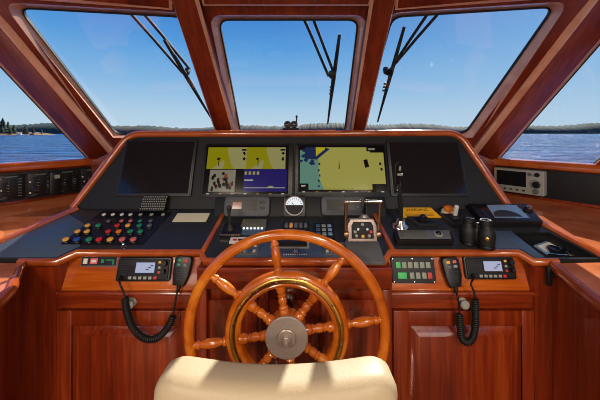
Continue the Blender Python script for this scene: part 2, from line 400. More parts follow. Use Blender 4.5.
bead = [(0, .004), (-.004, .006), (-.014, .003), (-.018, -.008), (-.016, -.020), (-.008, -.026), (0, -.026)]
bead = [(-q, h) for q, h in bead]
b = B('trim_wood'); sweep(b, [V((DL(557, 259).x, front[1].y, 0))]+front[::-1][1:-1]+[V((DL(20, 259).x, front[1].y, 0))], bead); b.out('front_bead', wt, 60)
for top, bot in (((227, 209), (203, 252)), ((371, 209), (393, 252))):
    p0, p1 = DL(*top), DL(*bot); b = B('trim_wood'); b.box((0, 0, 0), (.018, (p1-p0).length, .022), .004, M=T(*((p0+p1)/2)) @ frame((0, 0, 0), (0, 0, 1), V((-(p1-p0).y, (p1-p0).x, 0)))); b.out('divider', wt)
# slate patches painting the sky's reflection onto both wings
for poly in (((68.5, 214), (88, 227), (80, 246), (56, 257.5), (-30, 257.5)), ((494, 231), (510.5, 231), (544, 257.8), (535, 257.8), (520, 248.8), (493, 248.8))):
    pp = [DL(*p) for p in poly]; B('slate').prism([(p.x, p.y) for p in pp][::-1], .0, .0025, bev=.0008).out('sky_sheen_patch', wt, label='slate blue painted sky reflection')
# recessed tray
b = B('matte_black'); tl = [V((p.x, p.y, 0)) for p in tray]
b.loft([[p+V((0, 0, .001)) for p in tl], [p+V((0, 0, -.05)) for p in tl]], True, False, True); b.out('tray_recess', wt)
# outer wooden strips of the worktop
for p0, p1, s in ((backL, front[0], -1), (backR, front[-1], 1)):
    b = B('trim_wood'); q0, q1 = p0.copy(), p1.copy(); pp = [q0, q1] if s < 0 else [q1, q0]
    pp = pp if True else pp
    sweep(b, pp, [(0, -.02), (0, .006), (-.004, .012), (-.022, .012), (-.026, .006), (-.026, -.02)]); b.out('outer_strip', wt)

# --- side counters (wood) between strip and wall
def side_counter(m):
    f = mir if m else (lambda p: p)
    Mx = DASH.M(0, 0)
    bp, fp = (backR, front[-1]) if m else (backL, front[0])
    i0 = Mx @ (bp+V((0, 0, -.002))); i1 = Mx @ (fp+V((0, 0, -.002)))
    o0 = f(CAM+A0+e_*-.05+V((.01, -.01, -.192))); o1 = f(CAM+A0+e_*.5+V((.01, -.01, -.205)))
    i1.x += .026*(1 if m else -1); i0.x += .026*(1 if m else -1)
    pts = [i0, i1, o1, o0]
    o = B('mahogany_counter').slab(pts, (0, 0, -.03)).out('side_counter')
    tag(o, 'wooden side counter under the %s' % ('light grey plotter, right of the tilted display' if m else 'long black breaker panel at far left'), 'counter', 'side counters')
side_counter(False); side_counter(True)

# --- wing countertops and cabinets
def wing(m):
    s = 'right' if m else 'left'
    bx = 555 if m else 22
    e0 = DASH.M(0, 0) @ front[-2 if m else 1]; c0 = DASH.M(0, 0) @ (front[-1] if m else front[0])
    sg = 1 if m else -1
    y0 = e0.y; z0 = e0.z
    xin = U(557 if m else 20, 264, 1.085).x
    # plan: along the black edge, out to the wall, aft, then the inner edge back with an S-curve
    sm = lambda t: 3*t*t-2*t**3
    inner = [V((xin-sg*((.05 if m else .12)*sm(min(1, k/(5 if m else 4)))), y0-.022-.055*k, 0)) for k in range(9)]
    outer = [V((sg*1.55, inner[-1].y, 0)), V((sg*1.55, y0, 0))]
    pts = inner+outer
    zz = lambda p: z0-.006-(y0-p.y)*.04
    top = [V((p.x, p.y, zz(p))) for p in pts]
    wc = thing('wing_cabinet', 'mahogany wing cabinet at the %s with %s' % (s, 'a curved side panel and a small dark catch' if m else 'a flat side panel and squared corner'), 'cabinet', T(xin, y0, 0), 'wing cabinets')
    q = V((-xin, -y0, 0))
    b = B('mahogany_counter').slab([p+q for p in top], (0, 0, -.024)); b.out('countertop', wc)
    # bead round front and inner side
    path = [V((e0.x+sg*.0, y0-.01, 0)), V((xin-sg*.0, y0-.014, 0))]+inner[1:]
    sec = [(.0, .005), (.008, .007), (.020, .001), (.025, -.012), (.021, -.026), (.010, -.034), (-.004, -.034)]
    sgn = -1 if m else 1
    loops = []
    path = [V((p.x, p.y, zz(p))) for p in path]
    for i, p in enumerate(path):
        d = (path[min(i+1, len(path)-1)]-path[max(i-1, 0)]); d.z = 0; d.normalize(); nn = V((d.y, -d.x, 0))*(-1 if not m else 1)
        if nn.x*sg > .05 or (abs(nn.x) < .3 and nn.y > 0): nn = -nn
        loops.append([p+q+nn*a+V((0, 0, h)) for a, h in sec])
    B('trim_wood').loft(loops[1:] , True, True, True).out('edge_bead', wc, 60)
    # front face and curved side
    b = B('mahogany_upright')
    wall = [V((e0.x-sg*.01, y0+.035, 0)), V((e0.x, y0-.004, 0)), V((xin+sg*.004, y0-.008, 0))]+[p+V((sg*.012, 0, 0)) for p in inner[1:]]
    b.loft([[p+q+V((0, 0, 0)) for p in wall], [p+q+V((0, 0, zz(p)-.022)) for p in wall]], False)
    bmesh.ops.solidify(b.bm, geom=list(b.bm.faces), thickness=.012); b.out('side_panel', wc, 40)
    if m:
        cx = U(549, 276, 1.095)
        b = B('matte_black'); b.box((cx.x+q.x, cx.y+q.y-.012+.012, cx.z), (.018, .014, .07), .004); b.cyl((cx.x+q.x, cx.y+q.y-.004, cx.z+.01), (cx.x+q.x, cx.y+q.y-.02, cx.z+.01), .006); b.out('catch', wc)
wing(False); wing(True)

# --- helm cabinets
def raised_panel(bb, w, h, M=I4, d=.02):
    L = lambda ww, hh, z: [M @ V((x, y, z)) for x, y in ((-ww/2, -hh/2), (ww/2, -hh/2), (ww/2, hh/2), (-ww/2, hh/2))]
    bb.loft([L(w, h, 0), L(w, h, -.0005), L(w-.012, h-.012, -d*.9), L(w-.03, h-.03, -d), L(w-.09, h-.09, -d*.1), L(w-.1, h-.1, 0)], True, False, True)
def ring(bb, w, h, f, z0, z1, M=I4):
    """four rails/stiles of a frame, f = (left, right, bottom, top) widths"""
    l, r, bt, tp = f
    bb.box((-w/2+l/2, 0, (z0+z1)/2), (l, h, z1-z0), .003, M); bb.box((w/2-r/2, 0, (z0+z1)/2), (r, h, z1-z0), .003, M)
    bb.box(((l-r)/2, h/2-tp/2, (z0+z1)/2), (w-l-r, tp, z1-z0), .003, M); bb.box(((l-r)/2, -h/2+bt/2, (z0+z1)/2), (w-l-r, bt, z1-z0), .003, M)
def cabinet(label, x0, x1, dx0, dx1, knob, group):
    a0 = DOOR.ab(x0, 300)[0]; a1 = DOOR.ab(x1, 300)[0]; w = a1-a0; top = DOOR.at(300, 290).z
    c = thing('helm_cabinet', label, 'cabinet', T((a0+a1)/2, DOOR.o.y, 0), group)
    q = Matrix(((1, 0, 0, 0), (0, 0, -1, 0), (0, 1, 0, 0), (0, 0, 0, 1)))       # local xy -> xz, z -> -y
    b = B('mahogany_upright'); hb = top
    b.box((0, .17, hb/2), (w, .30, hb)); b.out('carcass', c)
    d0 = DOOR.ab(dx0, 300)[0]-(a0+a1)/2; d1 = DOOR.ab(dx1, 300)[0]-(a0+a1)/2
    b = B('mahogany_across'); b.box((0, -.002, top-.031), (w, .028, .062), .003); b.out('top_rail', c)
    b = B('mahogany_upright'); lw = d0+w/2-.002; rw = w/2-d1-.002
    b.box((-w/2+lw/2, -.002, (top-.066)/2), (lw, .026, top-.066), .003); b.out('stile', c)
    b = B('mahogany_upright'); b.box((w/2-rw/2, -.002, (top-.066)/2), (rw, .026, top-.066), .003); b.out('stile', c)
    dh = top-.068-.06; D = T((d0+d1)/2, -.012, .06+dh/2)
    dr = B('mahogany_upright'); ring(dr, d1-d0, dh, (.055, .055, .07, .055), -.012, .010, D @ q)
    dr = dr.out('door', c)
    b = B('mahogany_upright'); b.box((0, 0, 0), (.0, 0, 0)) if False else None
    raised_panel(b, d1-d0-.108, dh-.123, D @ q @ T(0, .0075, .006)); b.out('door_panel', dr)
    if knob:
        k = DOOR.at(*knob); k = V((k.x-(a0+a1)/2, -.014, k.z))
        b = B('light_grey'); b.lathe([(.017, 0), (.017, .003), (.008, .006), (.008, .014), (.016, .018), (.017, .024), (.012, .030), (.004, .031)], frame(k, (0, -1, 0)), 20); b.out('knob', c, label='round chrome push knob')
    return c
cabinet('mahogany helm cabinet left of the wheel with chrome knob', 58, 199, 61, 197, (134.5, 299.5), 'helm cabinets')
cabinet('mahogany helm cabinet right of the wheel under the keypad', 389, 536, 392, 533, (460, 299.5), 'helm cabinets')
# fascia boards holding the radios
def fascia(x0, x1, label):
    M, w, h = FAS.rect(x0, 257, x1, 290); h += .03
    f = thing('fascia_board', label, 'fascia', M, 'fascia boards')
    B('fascia_wood').box((0, .012, -.012), (w, h, .024), .003).out('board', f)
    B('mahogany_across').box((0, -h/2+.004, .002), (w, .014, .03), .005).out('lower_moulding', f)
fascia(63, 203, 'tilted honey-wood fascia board holding the left radio')
fascia(384, 533, 'tilted honey-wood fascia board holding the keypad and right radio')
# centre cabinet behind the wheel
a0 = CENF.ab(198, 300)[0]; a1 = CENF.ab(391, 300)[0]; w = a1-a0; top = CENF.at(300, 266).z
c = thing('wheel_cabinet', 'dark mahogany centre cabinet with upright panels directly behind the wheel', 'cabinet', T((a0+a1)/2, CENF.o.y, 0))
B('mahogany_upright').box((0, .17, top/2), (w, .30, top)).out('carcass', c)
qx = Matrix(((1, 0, 0, 0), (0, 0, -1, 0), (0, 1, 0, 0), (0, 0, 0, 1)))
b = B('mahogany_across'); b.box((0, 0, top-.04), (w, .03, .08), .004); b.out('top_rail', c)
for k in range(4):
    x = -w/2+.018+k*(w-.036)/3
    B('mahogany_upright').box((x, 0, (top-.082)/2), (.036, .028, top-.082), .004).out('stile', c)
for k in range(3):
    x = -w/2+.018+(k+.5)*(w-.036)/3
    b = B('mahogany_upright'); raised_panel(b, (w-.036)/3-.038, top-.16, T(x, -.002, (top-.09)/2) @ qx, .01); b.out('panel', c)

# ------------------------------------------------------------------ displays on the panel
def monitor(x0, y0, x1, y1, label):
    M, w, h = PANEL.rect(x0, y0, x1, y1)
    o = thing('monitor', label, 'monitor', M, 'switched-off monitors')
    B('black_plastic').prism(rrect(w, h, .012), -.01, .012, bev=.003).out('bezel', o)
    B('screen_off').box((0, 0, .0125), (w-.03, h-.03, .002)).out('screen', o)
    b = B('grey_plastic'); 
    for sx, sy, cx, cy in ((w-.012, .0025, 0, h/2-.009), (w-.012, .0025, 0, -h/2+.009), (.0025, h-.018, -w/2+.008, 0), (.0025, h-.018, w/2-.008, 0)): b.box((cx, cy, .0125), (sx, sy, .002))
    b.out('inner_rim', o)
monitor(121.5, 140, 195, 197, 'blank dark monitor at the left end of the instrument panel')
monitor(388, 141, 463.5, 197, 'blank dark monitor at the right end, behind the black gooseneck')
def plotter(x0, y0, x1, y1, label, draw, win):
    M, w, h = PANEL.rect(x0, y0, x1, y1)
    o = thing('chart_plotter', label, 'chart plotter', M, 'lit chart plotters')
    B('black_plastic').prism(rrect(w, h, .008), -.01, .010, bev=.002).out('bezel', o)
    Mi, sw, sh = PANEL.rect(*win); loc = M.inverted() @ Mi
    cx, cy = loc.translation.x, loc.translation.y
    B('e_black').box((cx, cy, .0105), (sw+.016, sh+.02, .002)).out('screen', o)
    b = B(); 
    def P(m, *pts):
        b.use(m); b.prism([(cx+(u-.5)*sw, cy+(.5-v)*sh) for u, v in pts], .0112, P.z); P.z += .00004
    P.z = .0121
    draw(P); b.out('chart_or_sheen', o)
    for k in range(7):
        b = B('e_amber' if k % 3 else 'e_white'); b.box((cx+(k-3)*sw/6.6, cy-sh/2-.0105, .0118), (.013, .004, .0006)); b.out('soft_key_legend', o)
def R(P, m, u0, v0, u1, v1): P(m, (u0, v1), (u1, v1), (u1, v0), (u0, v0))
def blob(P, m, u, v, ru, rv, n=9, j=.35): P(m, *[(u+ru*math.cos(-2*PI*k/n)*(1+random.uniform(-j, j)), v+rv*math.sin(-2*PI*k/n)*(1+random.uniform(-j, j))) for k in range(n)])
def draw_left(P):
    for u in (0, .49):
        R(P, 'e_olive', u, 0, u+.26, .5); R(P, 'e_pale', u+.25, 0, u+.49, .5); P('e_pale', (u+.06, .5), (u+.26, .5), (u+.26, .35), (u+.2, .3), (u+.12, .42))
        P('e_olive', (u+.2, .5), (u+.34, .5), (u+.3, .38), (u+.25, .1))
        R(P, 'e_black', u+.425, .04, u+.485, .08)
        for v in (.14, .27): blob(P, 'e_black', u+.46, v, .018, .035)
        blob(P, 'e_black', u+.14, .27, .02, .03); P('e_black', (u+.145, .44), (u+.155, .44), (u+.15, .25), (u+.14, .25))
    R(P, 'e_photo', .05, .52, .37, 1)
    for k in range(30): blob(P, 'e_black' if k % 5 else 'e_rust', random.uniform(.09, .34), random.uniform(.6, .95), .016, .05)
    R(P, 'e_black', .37, .5, .46, 1); R(P, 'e_navy', .47, .51, 1, 1); R(P, 'e_white', .48, .915, .98, .925)
    for k in range(4): R(P, 'e_pale', .48+k*.05, .56, .51+k*.05, .63)
    R(P, 'e_white', .48, .74, .59, .76); blob(P, 'e_pale', .8, .9, .04, .02)
def draw_right(P):
    R(P, 'e_khaki', .16, 0, .84, 1); R(P, 'e_khaki', .8, .13, 1, .87); R(P, 'e_teal', .0, .06, .22, 1)
    P('e_teal', (.1, 1), (.28, 1), (.22, .7), (.2, .3), (.1, .3))
    P('e_deep', (.06, .28), (.2, .3), (.36, .04), (.3, 0), (.06, 0)); P('e_yellow', (.19, .22), (.3, .05), (.3, 0), (.19, 0)); P('e_khaki', (.24, .34), (.42, .0), (.5, 0), (.5, .4))
    R(P, 'e_black', 0, .0, .06, .07)
    for k in range(9): blob(P, 'e_deep', random.uniform(.0, .17), random.uniform(.05, .4), .025, .04)
    for v in (.4, .55, .68, .8, .92): blob(P, 'e_deep', .215+random.uniform(-.01, .02), v, .012, .03)
    R(P, 'e_black', 0, .86, .1, 1); R(P, 'e_black', .86, .88, 1, 1); R(P, 'e_black', .8, 0, 1, .1); R(P, 'e_photo', .82, .02, .9, .07)
    P('e_black', (.77, .5), (.82, .47), (.8, .29), (.755, .31)); R(P, 'e_black', .94, .37, .965, .43); R(P, 'e_black', .95, .5, .975, .56)
    P('e_rust', (.455, .52), (.475, .52), (.468, .34), (.462, .34))
    for k in range(5): R(P, 'e_white', .015, .9+.02*(k % 2), .02+.012*k, .91+.02*(k % 2))
    for k in range(7): blob(P, 'e_olive', .3+.05*k, .97, .015, .012)
plotter(203, 144, 293, 198, 'lit chart plotter with four panes, two yellow maps and a navy pane', draw_left, (207, 148, 287, 192))
plotter(295, 144, 387, 198, 'lit chart plotter showing one large khaki map with teal water', draw_right, (300, 148, 384, 190))

# lower riser under the plotters
RIS = Plane((0, 1.372, 1.028), (1, 0, 0), (0, .16, .42))
M, w, h = RIS.rect(214, 197, 386, 222)
ri = thing('instrument_riser', 'low black riser beneath the chart plotters, holding small gauges', 'riser', M)
b = B('panel_black'); b.box((0, 0, -.03), (w, h, .06), .004); b.out('riser_body', ri)
b = B('grey_plastic'); b.box((0, -h/2+.004, .003), (w*.62, .005, .008), .002); b.out('lower_lip', ri)
def small_display(x0, y0, x1, y1, label, glow):
    M, w, h = RIS.rect(x0, y0, x1, y1)
    o = thing('instrument_display', label, 'display', M, 'small grey instrument displays')
    B('display_grey').prism(rrect(w, h, .022), 0, .022, bev=.006).out('housing', o)
    B('screen_dark').prism(rrect(w*.60, h*.55, .003), .02, .0228, M=T(-w*.08, h*.05, 0)).out('screen', o)
    if glow: B('e_rust').box((-w*.21, h*.05, .0229), (w*.2, h*.34, .0006)).out('red_readout', o)
    for k in range(4):
        b = B('black_plastic'); b.cyl((w*(.30+.07*(k % 2)), h*(.2-.28*(k//2)), .021), (w*(.30+.07*(k % 2)), h*(.2-.28*(k//2)), .0255), .006, 12, bev=.001); b.out('button', o)
small_display(225, 197, 270, 217, 'small grey display with a red readout left of the round gauge', True)
small_display(321, 197, 366, 216, 'small grey display right of the round gauge, behind the throttles', False)
M, w, h = RIS.rect(284, 196, 305, 217)
o = thing('round_gauge', 'round white-faced gauge glowing at the centre of the riser', 'gauge', M)
B('black_plastic').prism(rrect(w*1.06, h, .012), 0, .014, bev=.003).out('housing', o)
b = B('e_gauge'); b.lathe([(w*.42, .0145), (w*.42, .016), (w*.2, .0162)], I4, 28); b.out('dial', o)
b = B('matte_black')
b.prism([(w*.425*math.cos(PI+PI*k/12), .004+h*.46*math.sin(PI+PI*k/12)) for k in range(13)], .0162, .0168)
for k in range(9):
    a = PI*(.1+.8*k/8); b.box((0, 0, 0), (.002, .008, .001), M=T(w*.34*math.cos(a), w*.34*math.sin(a)+.001, .0166) @ Matrix.Rotation(a-PI/2, 4, 'Z'))
b.box((0, 0, 0), (.0025, .022, .001), M=T(-.006, .008, .0168) @ Matrix.Rotation(.6, 4, 'Z')); b.out('scale_and_needle', o)
b = B('chrome'); b.lathe([(w*.42, .014), (w*.42, .019), (w*.47, .019), (w*.48, .014)], I4, 28, closed=True); b.out('rim', o)

# ------------------------------------------------------------------ left push-button bank
M, w, h = DASH.rect(66, 211, 160, 246)
bk = thing('button_bank', 'bank of coloured push buttons on the left worktop', 'control panel', DASH.M(0, 0))
pp = [DL(60, 245), DL(143, 245), DL(172, 213), DL(103, 211)]
B('black_plastic').prism([(p.x, p.y) for p in pp], .0, .003, bev=.001).out('plate', bk)
rows = [(240.5, .0125, [(67, 'amber'), (78, 'blue'), (90, 'green'), (100, 'red'), (111, 'amber'), (123, 'pink'), (134, 'pink')]),
        (232.5, .0115, [(78.5, 'amber'), (88, 'amber'), (109, 'red'), (119.5, 'orange'), (131, 'green'), (141, 'green')]),
        (226.5, .011, [(88.5, 'amber'), (99, 'green'), (118, 'red'), (128.5, 'amber'), (140, 'green'), (150, 'mid_grey')]),
        (221, .009, [(109, 'mid_grey'), (122, 'pink'), (131, 'pink'), (140.5, 'green'), (151, 'mid_grey')]),
        (214.5, .009, [(104.5, 'white_plastic'), (113.5, 'white_plastic'), (122.5, 'white_plastic'), (131, 'white_plastic'), (141, 'light_grey'), (152, 'light_grey'), (163.5, 'light_grey')])]
for py, r, L in rows:
    for px, m in L:
        p = DL(px, py+2); hh = .020 if r > .01 else .014
        b = B('black_plastic'); b.lathe([(r*1.1, .002), (r*1.1, .008), (r*.95, .010), (r*.95, hh*.72)], T(p.x, p.y, 0), 16); kb = b.out('push_button', bk)
        b = B(m); b.lathe([(r*.95, hh*.72), (r*.93, hh*.95), (r*.8, hh)], T(p.x, p.y, 0), 16); b.out('cap', kb, label={'amber': 'amber cap', 'blue': 'blue cap', 'green': 'green cap', 'red': 'red cap', 'pink': 'pink cap', 'orange': 'orange cap', 'white_plastic': 'white cap', 'mid_grey': 'grey cap', 'light_grey': 'light grey cap'}[m])
M, w, h = DASH.rect(143, 200, 167, 211.5)
o = thing('stud_block', 'grey studded block leaning at the foot of the left blank monitor', 'control', DASH.px(154, 211, .0))
R1 = Matrix.Rotation(math.radians(38), 4, 'X')
b = B('matte_black'); b.box((0, .0, .006), (.115, .004, .012)); b.box((0, .03, .022), (.118, .076, .010), .003, M=R1); b.out('block', o)
b = B('light_grey')
for i in range(6):
    for j in range(11):
        p = R1 @ V((-.052+j*.0104+(i % 2)*.003, .002+i*.0115, .027)); b.ball(p, .0035, 8)
b.out('studs', o, kind='stuff')
M, w, h = DASH.rect(175, 213.5, 208, 222, .0015)
o = B('paper'); o.box((0, 0, 0), (w, h, .002)); o.mi = 0; o = o.out('note_card'); o.matrix_basis = M
tag(o, 'cream note card lying on the worktop left of the wooden divider', 'card')
p = DASH.px(124, 247, 0)
b = B('chrome'); b.lathe([(.010, 0), (.010, .004), (.006, .006), (.007, .014), (.004, .018)], I4, 16); o = b.out('chrome_knob'); o.matrix_basis = p
tag(o, 'tiny chrome knob at the front edge of the worktop before the button bank', 'knob')

# ------------------------------------------------------------------ centre dash controls
o = thing('joystick', 'black thruster joystick on a dark base left of the centre dash', 'joystick', DASH.px(231, 236))
B('black_plastic').prism(rrect(.085, .08, .008), 0, .016, M=T(0, .025, 0), bev=.003).out('base', o)
b = B('rubber'); b.lathe([(.022, .016), (.02, .022), (.014, .028), (.013, .034), (.008, .040)], T(-.008, .03, 0), 20); b.out('boot', o)
b = B('grey_plastic'); b.tube([(-.008, .03, .036), (-.008, .032, .08), (-.008, .036, .105)], [.0055, .005, .009], 12); b.ball((-.008, .037, .112), .010); b.out('stick', o)
b = B('chrome'); b.box((0, -.013, .0165), (.086, .003, .003)); b.box((-.042, .025, .0165), (.002, .076, .003)); b.out('edge_strip', o)
M, w, h = DASH.rect(230, 238, 247, 244, 0)
b = B('white_plastic', 'red', 'matte_black'); b.box((0, 0, .003), (w, h, .006), .001); b.use('red').box((-w*.2, 0, .0062), (w*.25, h*.3, .0006)); b.use('matte_black').box((w*.15, 0, .0062), (w*.35, h*.3, .0006)); o = b.out('white_label_plate'); o.matrix_basis = M
tag(o, 'small white label plate in front of the joystick base', 'label')
M, w, h = DASH.rect(241, 222, 266, 236)
o = thing('indicator_panel', 'small grey panel with a row of white lights beside the joystick', 'control panel', M)
B('olive_screen').prism(rrect(w, h*.6, .004), 0, .018, M=T(0, h*.2, 0), bev=.003).out('body', o)
B('slate').box((0, -h*.28, .006), (w, h*.4, .012), .002).out('lower_plate', o)
for k in range(6): B('e_led').cyl(((k-2.5)*w/7, -h*.16, .010), ((k-2.5)*w/7, -h*.16, .016), .0045, 10).out('indicator_light', o)
M, w, h = DASH.rect(283, 224, 309, 232)
o = thing('switch_strip', 'low strip of small switches under the round gauge', 'control panel', M)
B('black_plastic').box((0, 0, .006), (w, h, .012), .002).out('base', o)
for k in range(5): B('mid_grey' if k != 1 else 'amber').box(((k-2)*w/5.4, 0, .014), (w/8, h*.5, .008), .002).out('rocker', o)
M, w, h = DASH.rect(314, 225, 334, 240)
o = thing('key_panel', 'square panel of small bluish keys left of the throttles', 'control panel', M)
B('black_plastic').prism(rrect(w, h, .004), 0, .012, bev=.002).out('base', o)
for k in range(9): B(('slate', 'light_grey', 'tablet_blue')[k % 3]).box(((k % 3-1)*w*.29, (k//3-1)*h*.28, .013), (w*.2, h*.17, .005), .0015).out('key', o)
# front plate with emblem
M, w, h = DASH.rect(234, 243, 350, 257.5, .0)
o = thing('emblem_plate', 'slate blue plate with a white star emblem at the front of the dash', 'plate', M)
B('slate').prism(rrect(w, h, .004), 0, .004, bev=.001).out('plate', o)
B('light_grey').prism(rrect(w*.34, h*.42, .004), .003, .008, M=T(-w*.02, h*.26, 0), bev=.002).out('grey_surround', o)
B('matte_black').box((0, h*.26, .009), (w*.26, h*.28, .010), .002).out('black_bar', o)
B('mid_grey').prism(rrect(w*.17, h*.8, .004), .003, .008, M=T(w*.36, 0, 0), bev=.002).out('grey_pad', o)
B('mid_grey').prism(rrect(w*.2, h*.8, .004), .003, .008, M=T(-w*.38, 0, 0), bev=.002).out('grey_pad', o)
for sx in (-.38, .36):
    for k in range(8): B(('white_plastic', 'slate', 'tablet_blue')[(k*2+k//4) % 3]).box((w*sx+(k % 4-1.5)*w*.04, h*(.2-.4*(k//4)), .0095), (w*.024, h*.16, .004), .001).out('key', o)
b = B('white_plastic'); sp = []
for k in range(10): 
    rr = (.013, .004)[k % 2]*(1.25 if k == 0 else 1); a = PI/2+2*PI*k/10+.25; sp.append((rr*math.cos(a), rr*math.sin(a)))
b.prism([(x+w*.03, y-h*.15) for x, y in sp], .0042, .0048)
for k in range(11): b.box((w*.03+(k-5)*.0085, -h*.36, .0044), (.005, .006, .0008))
b.out('star_emblem', o, label='white star emblem over a line of tiny letters')

# throttle control with twin levers
o = thing('throttle_control', 'chrome and black twin-lever throttle control at the right of the centre dash', 'throttle', DASH.px(364, 253))
up = Matrix.Rotation(math.radians(-8), 4, 'X')
B('mid_grey').prism(rrect(.135, .12, .012), 0, .012, M=T(0, .0, 0), bev=.004).out('base_plate', o)
b = B('steel'); b.prism([(-.058, .012), (.058, .012), (.058, .075), (.046, .098), (-.046, .098), (-.058, .075)], -.028, .028, M=T(0, .05, 0) @ Matrix.Rotation(math.radians(58), 4, 'X'), bev=.006); b.out('housing', o)
Mh = T(0, .05, 0) @ Matrix.Rotation(math.radians(58), 4, 'X')
b = B('matte_black'); b.prism([(-.043, .024), (.043, .024), (.043, .072), (.034, .088), (-.034, .088), (-.043, .072)], .028, .0315, M=Mh, bev=.001); b.out('face', o)
b = B('chrome', 'light_grey', 'red', 'amber')
for k, (x, y, m) in enumerate(((-.025, .035, 'light_grey'), (0, .033, 'amber'), (.025, .035, 'light_grey'), (-.018, .06, 'chrome'), (.018, .06, 'chrome'), (0, .078, 'light_grey'), (-.03, .05, 'light_grey'), (.032, .05, 'red'))):
    b.use(m); b.lathe([(.007, .031), (.007, .034), (.005, .037)], Mh @ T(x, y, 0), 12)
b.out('buttons', o)
for s in (-1, 1):
    b = B('dull_brass'); b.tube([(s*.064, .055, .045), (s*.066, .072, .10), (s*.066, .082, .172)], [.0075, .0065, .0065], 12); b.lathe([(.016, -.008), (.018, 0), (.016, .008)], frame((s*.064, .055, .045), (1, 0, 0)), 18); lv = b.out('lever', o)
    b = B('chrome'); b.tube([(s*.073, .083, .174), (s*.012, .083, .176)], [.0065, .0065], 12); b.ball((s*.012, .083, .176), .008, 12); b.out('grip', lv, label='chrome bar grip')
o = thing('trim_stick', 'black stick with a round silver boot standing behind the throttle levers', 'joystick', DASH.px(364, 219.5))
b = B('steel'); b.lathe([(.028, 0), (.027, .006), (.018, .016), (.012, .026), (.008, .03)], I4, 24); b.out('boot', o)
b = B('matte_black'); b.tube([(0, 0, .028), (0, .006, .075), (0, .004, .10)], [.006, .0055, .009], 12); b.out('stick', o)

# ------------------------------------------------------------------ right dash
o = thing('gooseneck_lamp', 'black gooseneck lamp with chrome base before the right blank monitor', 'lamp', DASH.px(400, 226.5))
b = B('chrome'); b.lathe([(.040, 0), (.040, .006), (.034, .014), (.022, .022), (.016, .036), (.010, .04)], I4, 28); b.out('base', o)
neck = [V((0, 0, .035)), V((-.006, .0, .10)), V((-.018, .005, .17)), V((-.028, .01, .215))]
b = B('matte_black'); b.tube(neck, [.009, .008, .007, .007], 12)
for k in range(14):
    t_ = k/13; p = neck[0].lerp(neck[3], t_); b.lathe([(.008, -.003), (.010, 0), (.008, .003)], frame(p, neck[3]-neck[0]), 14)
b.out('neck', o)
b = B('black_plastic'); b.tube([(-.028, .01, .205), (-.032, .008, .235), (-.036, .004, .29), (-.034, -.012, .315)], [.008, .012, .013, .008], 14); hd = b.out('head', o)
b = B('light_grey'); b.box((-.034, -.018, .262), (.022, .006, .010), .002); b.box((-.038, -.02, .29), (.008, .006, .02), .002); b.out('clip', hd)

def yplate():
    M, w, h = DASH.rect(401, 208.5, 438, 217.5)
    o = thing('warning_placard', 'bright yellow warning placard below the right blank monitor', 'placard', DASH.px(420, 218) @ Matrix.Rotation(math.radians(22), 4, 'X'))
    hh = .052
    B('yellow').prism([(-w/2+.008, 0), (w/2+.01, 0), (w/2-.022, hh), (-w/2-.004, hh)], 0, .006, bev=.001).out('plate', o)
    lettering('WARNING', .021, T(-.004, hh*.74, .0062), 'matte_black', o)
    b = B('dull_brass')
    for k in range(3): b.box((0, hh*(.42-.13*k), .0062), (w*.75, .0018, .0006))
    b.out('small_print', o)
yplate()
o = thing('slab_controller', 'wide black slab controller with a grey screen nearest the front bead', 'controller', DASH.px(423, 246))
fx = lambda px, py: (DASH.px(423, 246).inverted() @ DASH.at(px, py))
q4 = [fx(396, 246), fx(453, 246), fx(450, 236), fx(393, 236)]
B('black_plastic').prism([(p.x, p.y) for p in q4], 0, .03, bev=.004).out('body', o)
B('mid_grey').prism([(p.x, p.y) for p in (fx(399, 245), fx(450, 245), fx(447.5, 236.6), fx(396, 236.6))], .03, .033, bev=.001).out('top_plate', o)
B('olive_screen').prism([(p.x, p.y) for p in (fx(402, 244.4), fx(426, 244.4), fx(423, 237.2), fx(399, 237.2))], .033, .035, bev=.0005).out('grey_screen', o)
c0 = fx(437, 241); b = B('light_grey'); b.lathe([(.017, .033), (.017, .037), (.014, .038)], T(c0.x, c0.y, 0), 24); b.out('dial_ring', o); b = B('black_plastic'); b.ball((c0.x, c0.y, .035), .012, 18); b.out('trackball', o)
def knob_panel(px, py, w, h, name, label, knob_r, hh, km):
    o = thing(name, label, 'control', DASH.px(px, py), 'small dark knob panels')
    B('grey_plastic').prism([(-w/2, 0), (w/2, 0), (w/2-.03, h), (-w/2-.03, h)], 0, .014, bev=.003).out('base', o)
    B('black_plastic').prism([(-w/2+.008, .006), (w/2-.012, .006), (w/2-.034, h-.006), (-w/2-.018, h-.006)], .014, .016).out('face', o)
    b = B('black_plastic' if km != 'white_plastic' else 'grey_plastic'); b.lathe([(knob_r, .015), (knob_r, .022), (knob_r*.7, .026), (knob_r*.65, .032)], T(-.014, h*.5, 0), 22); b.out('knob_skirt', o)
    b = B(km); b.lathe([(knob_r*.55, .03), (knob_r*.55, hh), (knob_r*.4, hh+.003)], T(-.014, h*.5, 0), 18); b.out('knob', o)
knob_panel(428, 227, .085, .06, 'knob_panel', 'small dark panel with a squat black knob, in front of the yellow placard', .022, .036, 'black_plastic')
knob_panel(461, 226, .07, .075, 'lever_panel', 'small dark panel with an upright pale handle, behind the binoculars', .018, .075, 'white_plastic')
o = thing('stop_button', 'orange mushroom button on a cream collar right of the yellow placard', 'button', DASH.px(447.5, 214, .012))
b = B('paper'); b.lathe([(.030, -.013), (.030, -.008), (.027, .004)], I4, 24); b.out('collar', o)
b = B('orange'); b.lathe([(.012, .003), (.012, .012), (.021, .016), (.021, .022), (.014, .027), (.003, .028)], I4, 24); b.out('button', o)

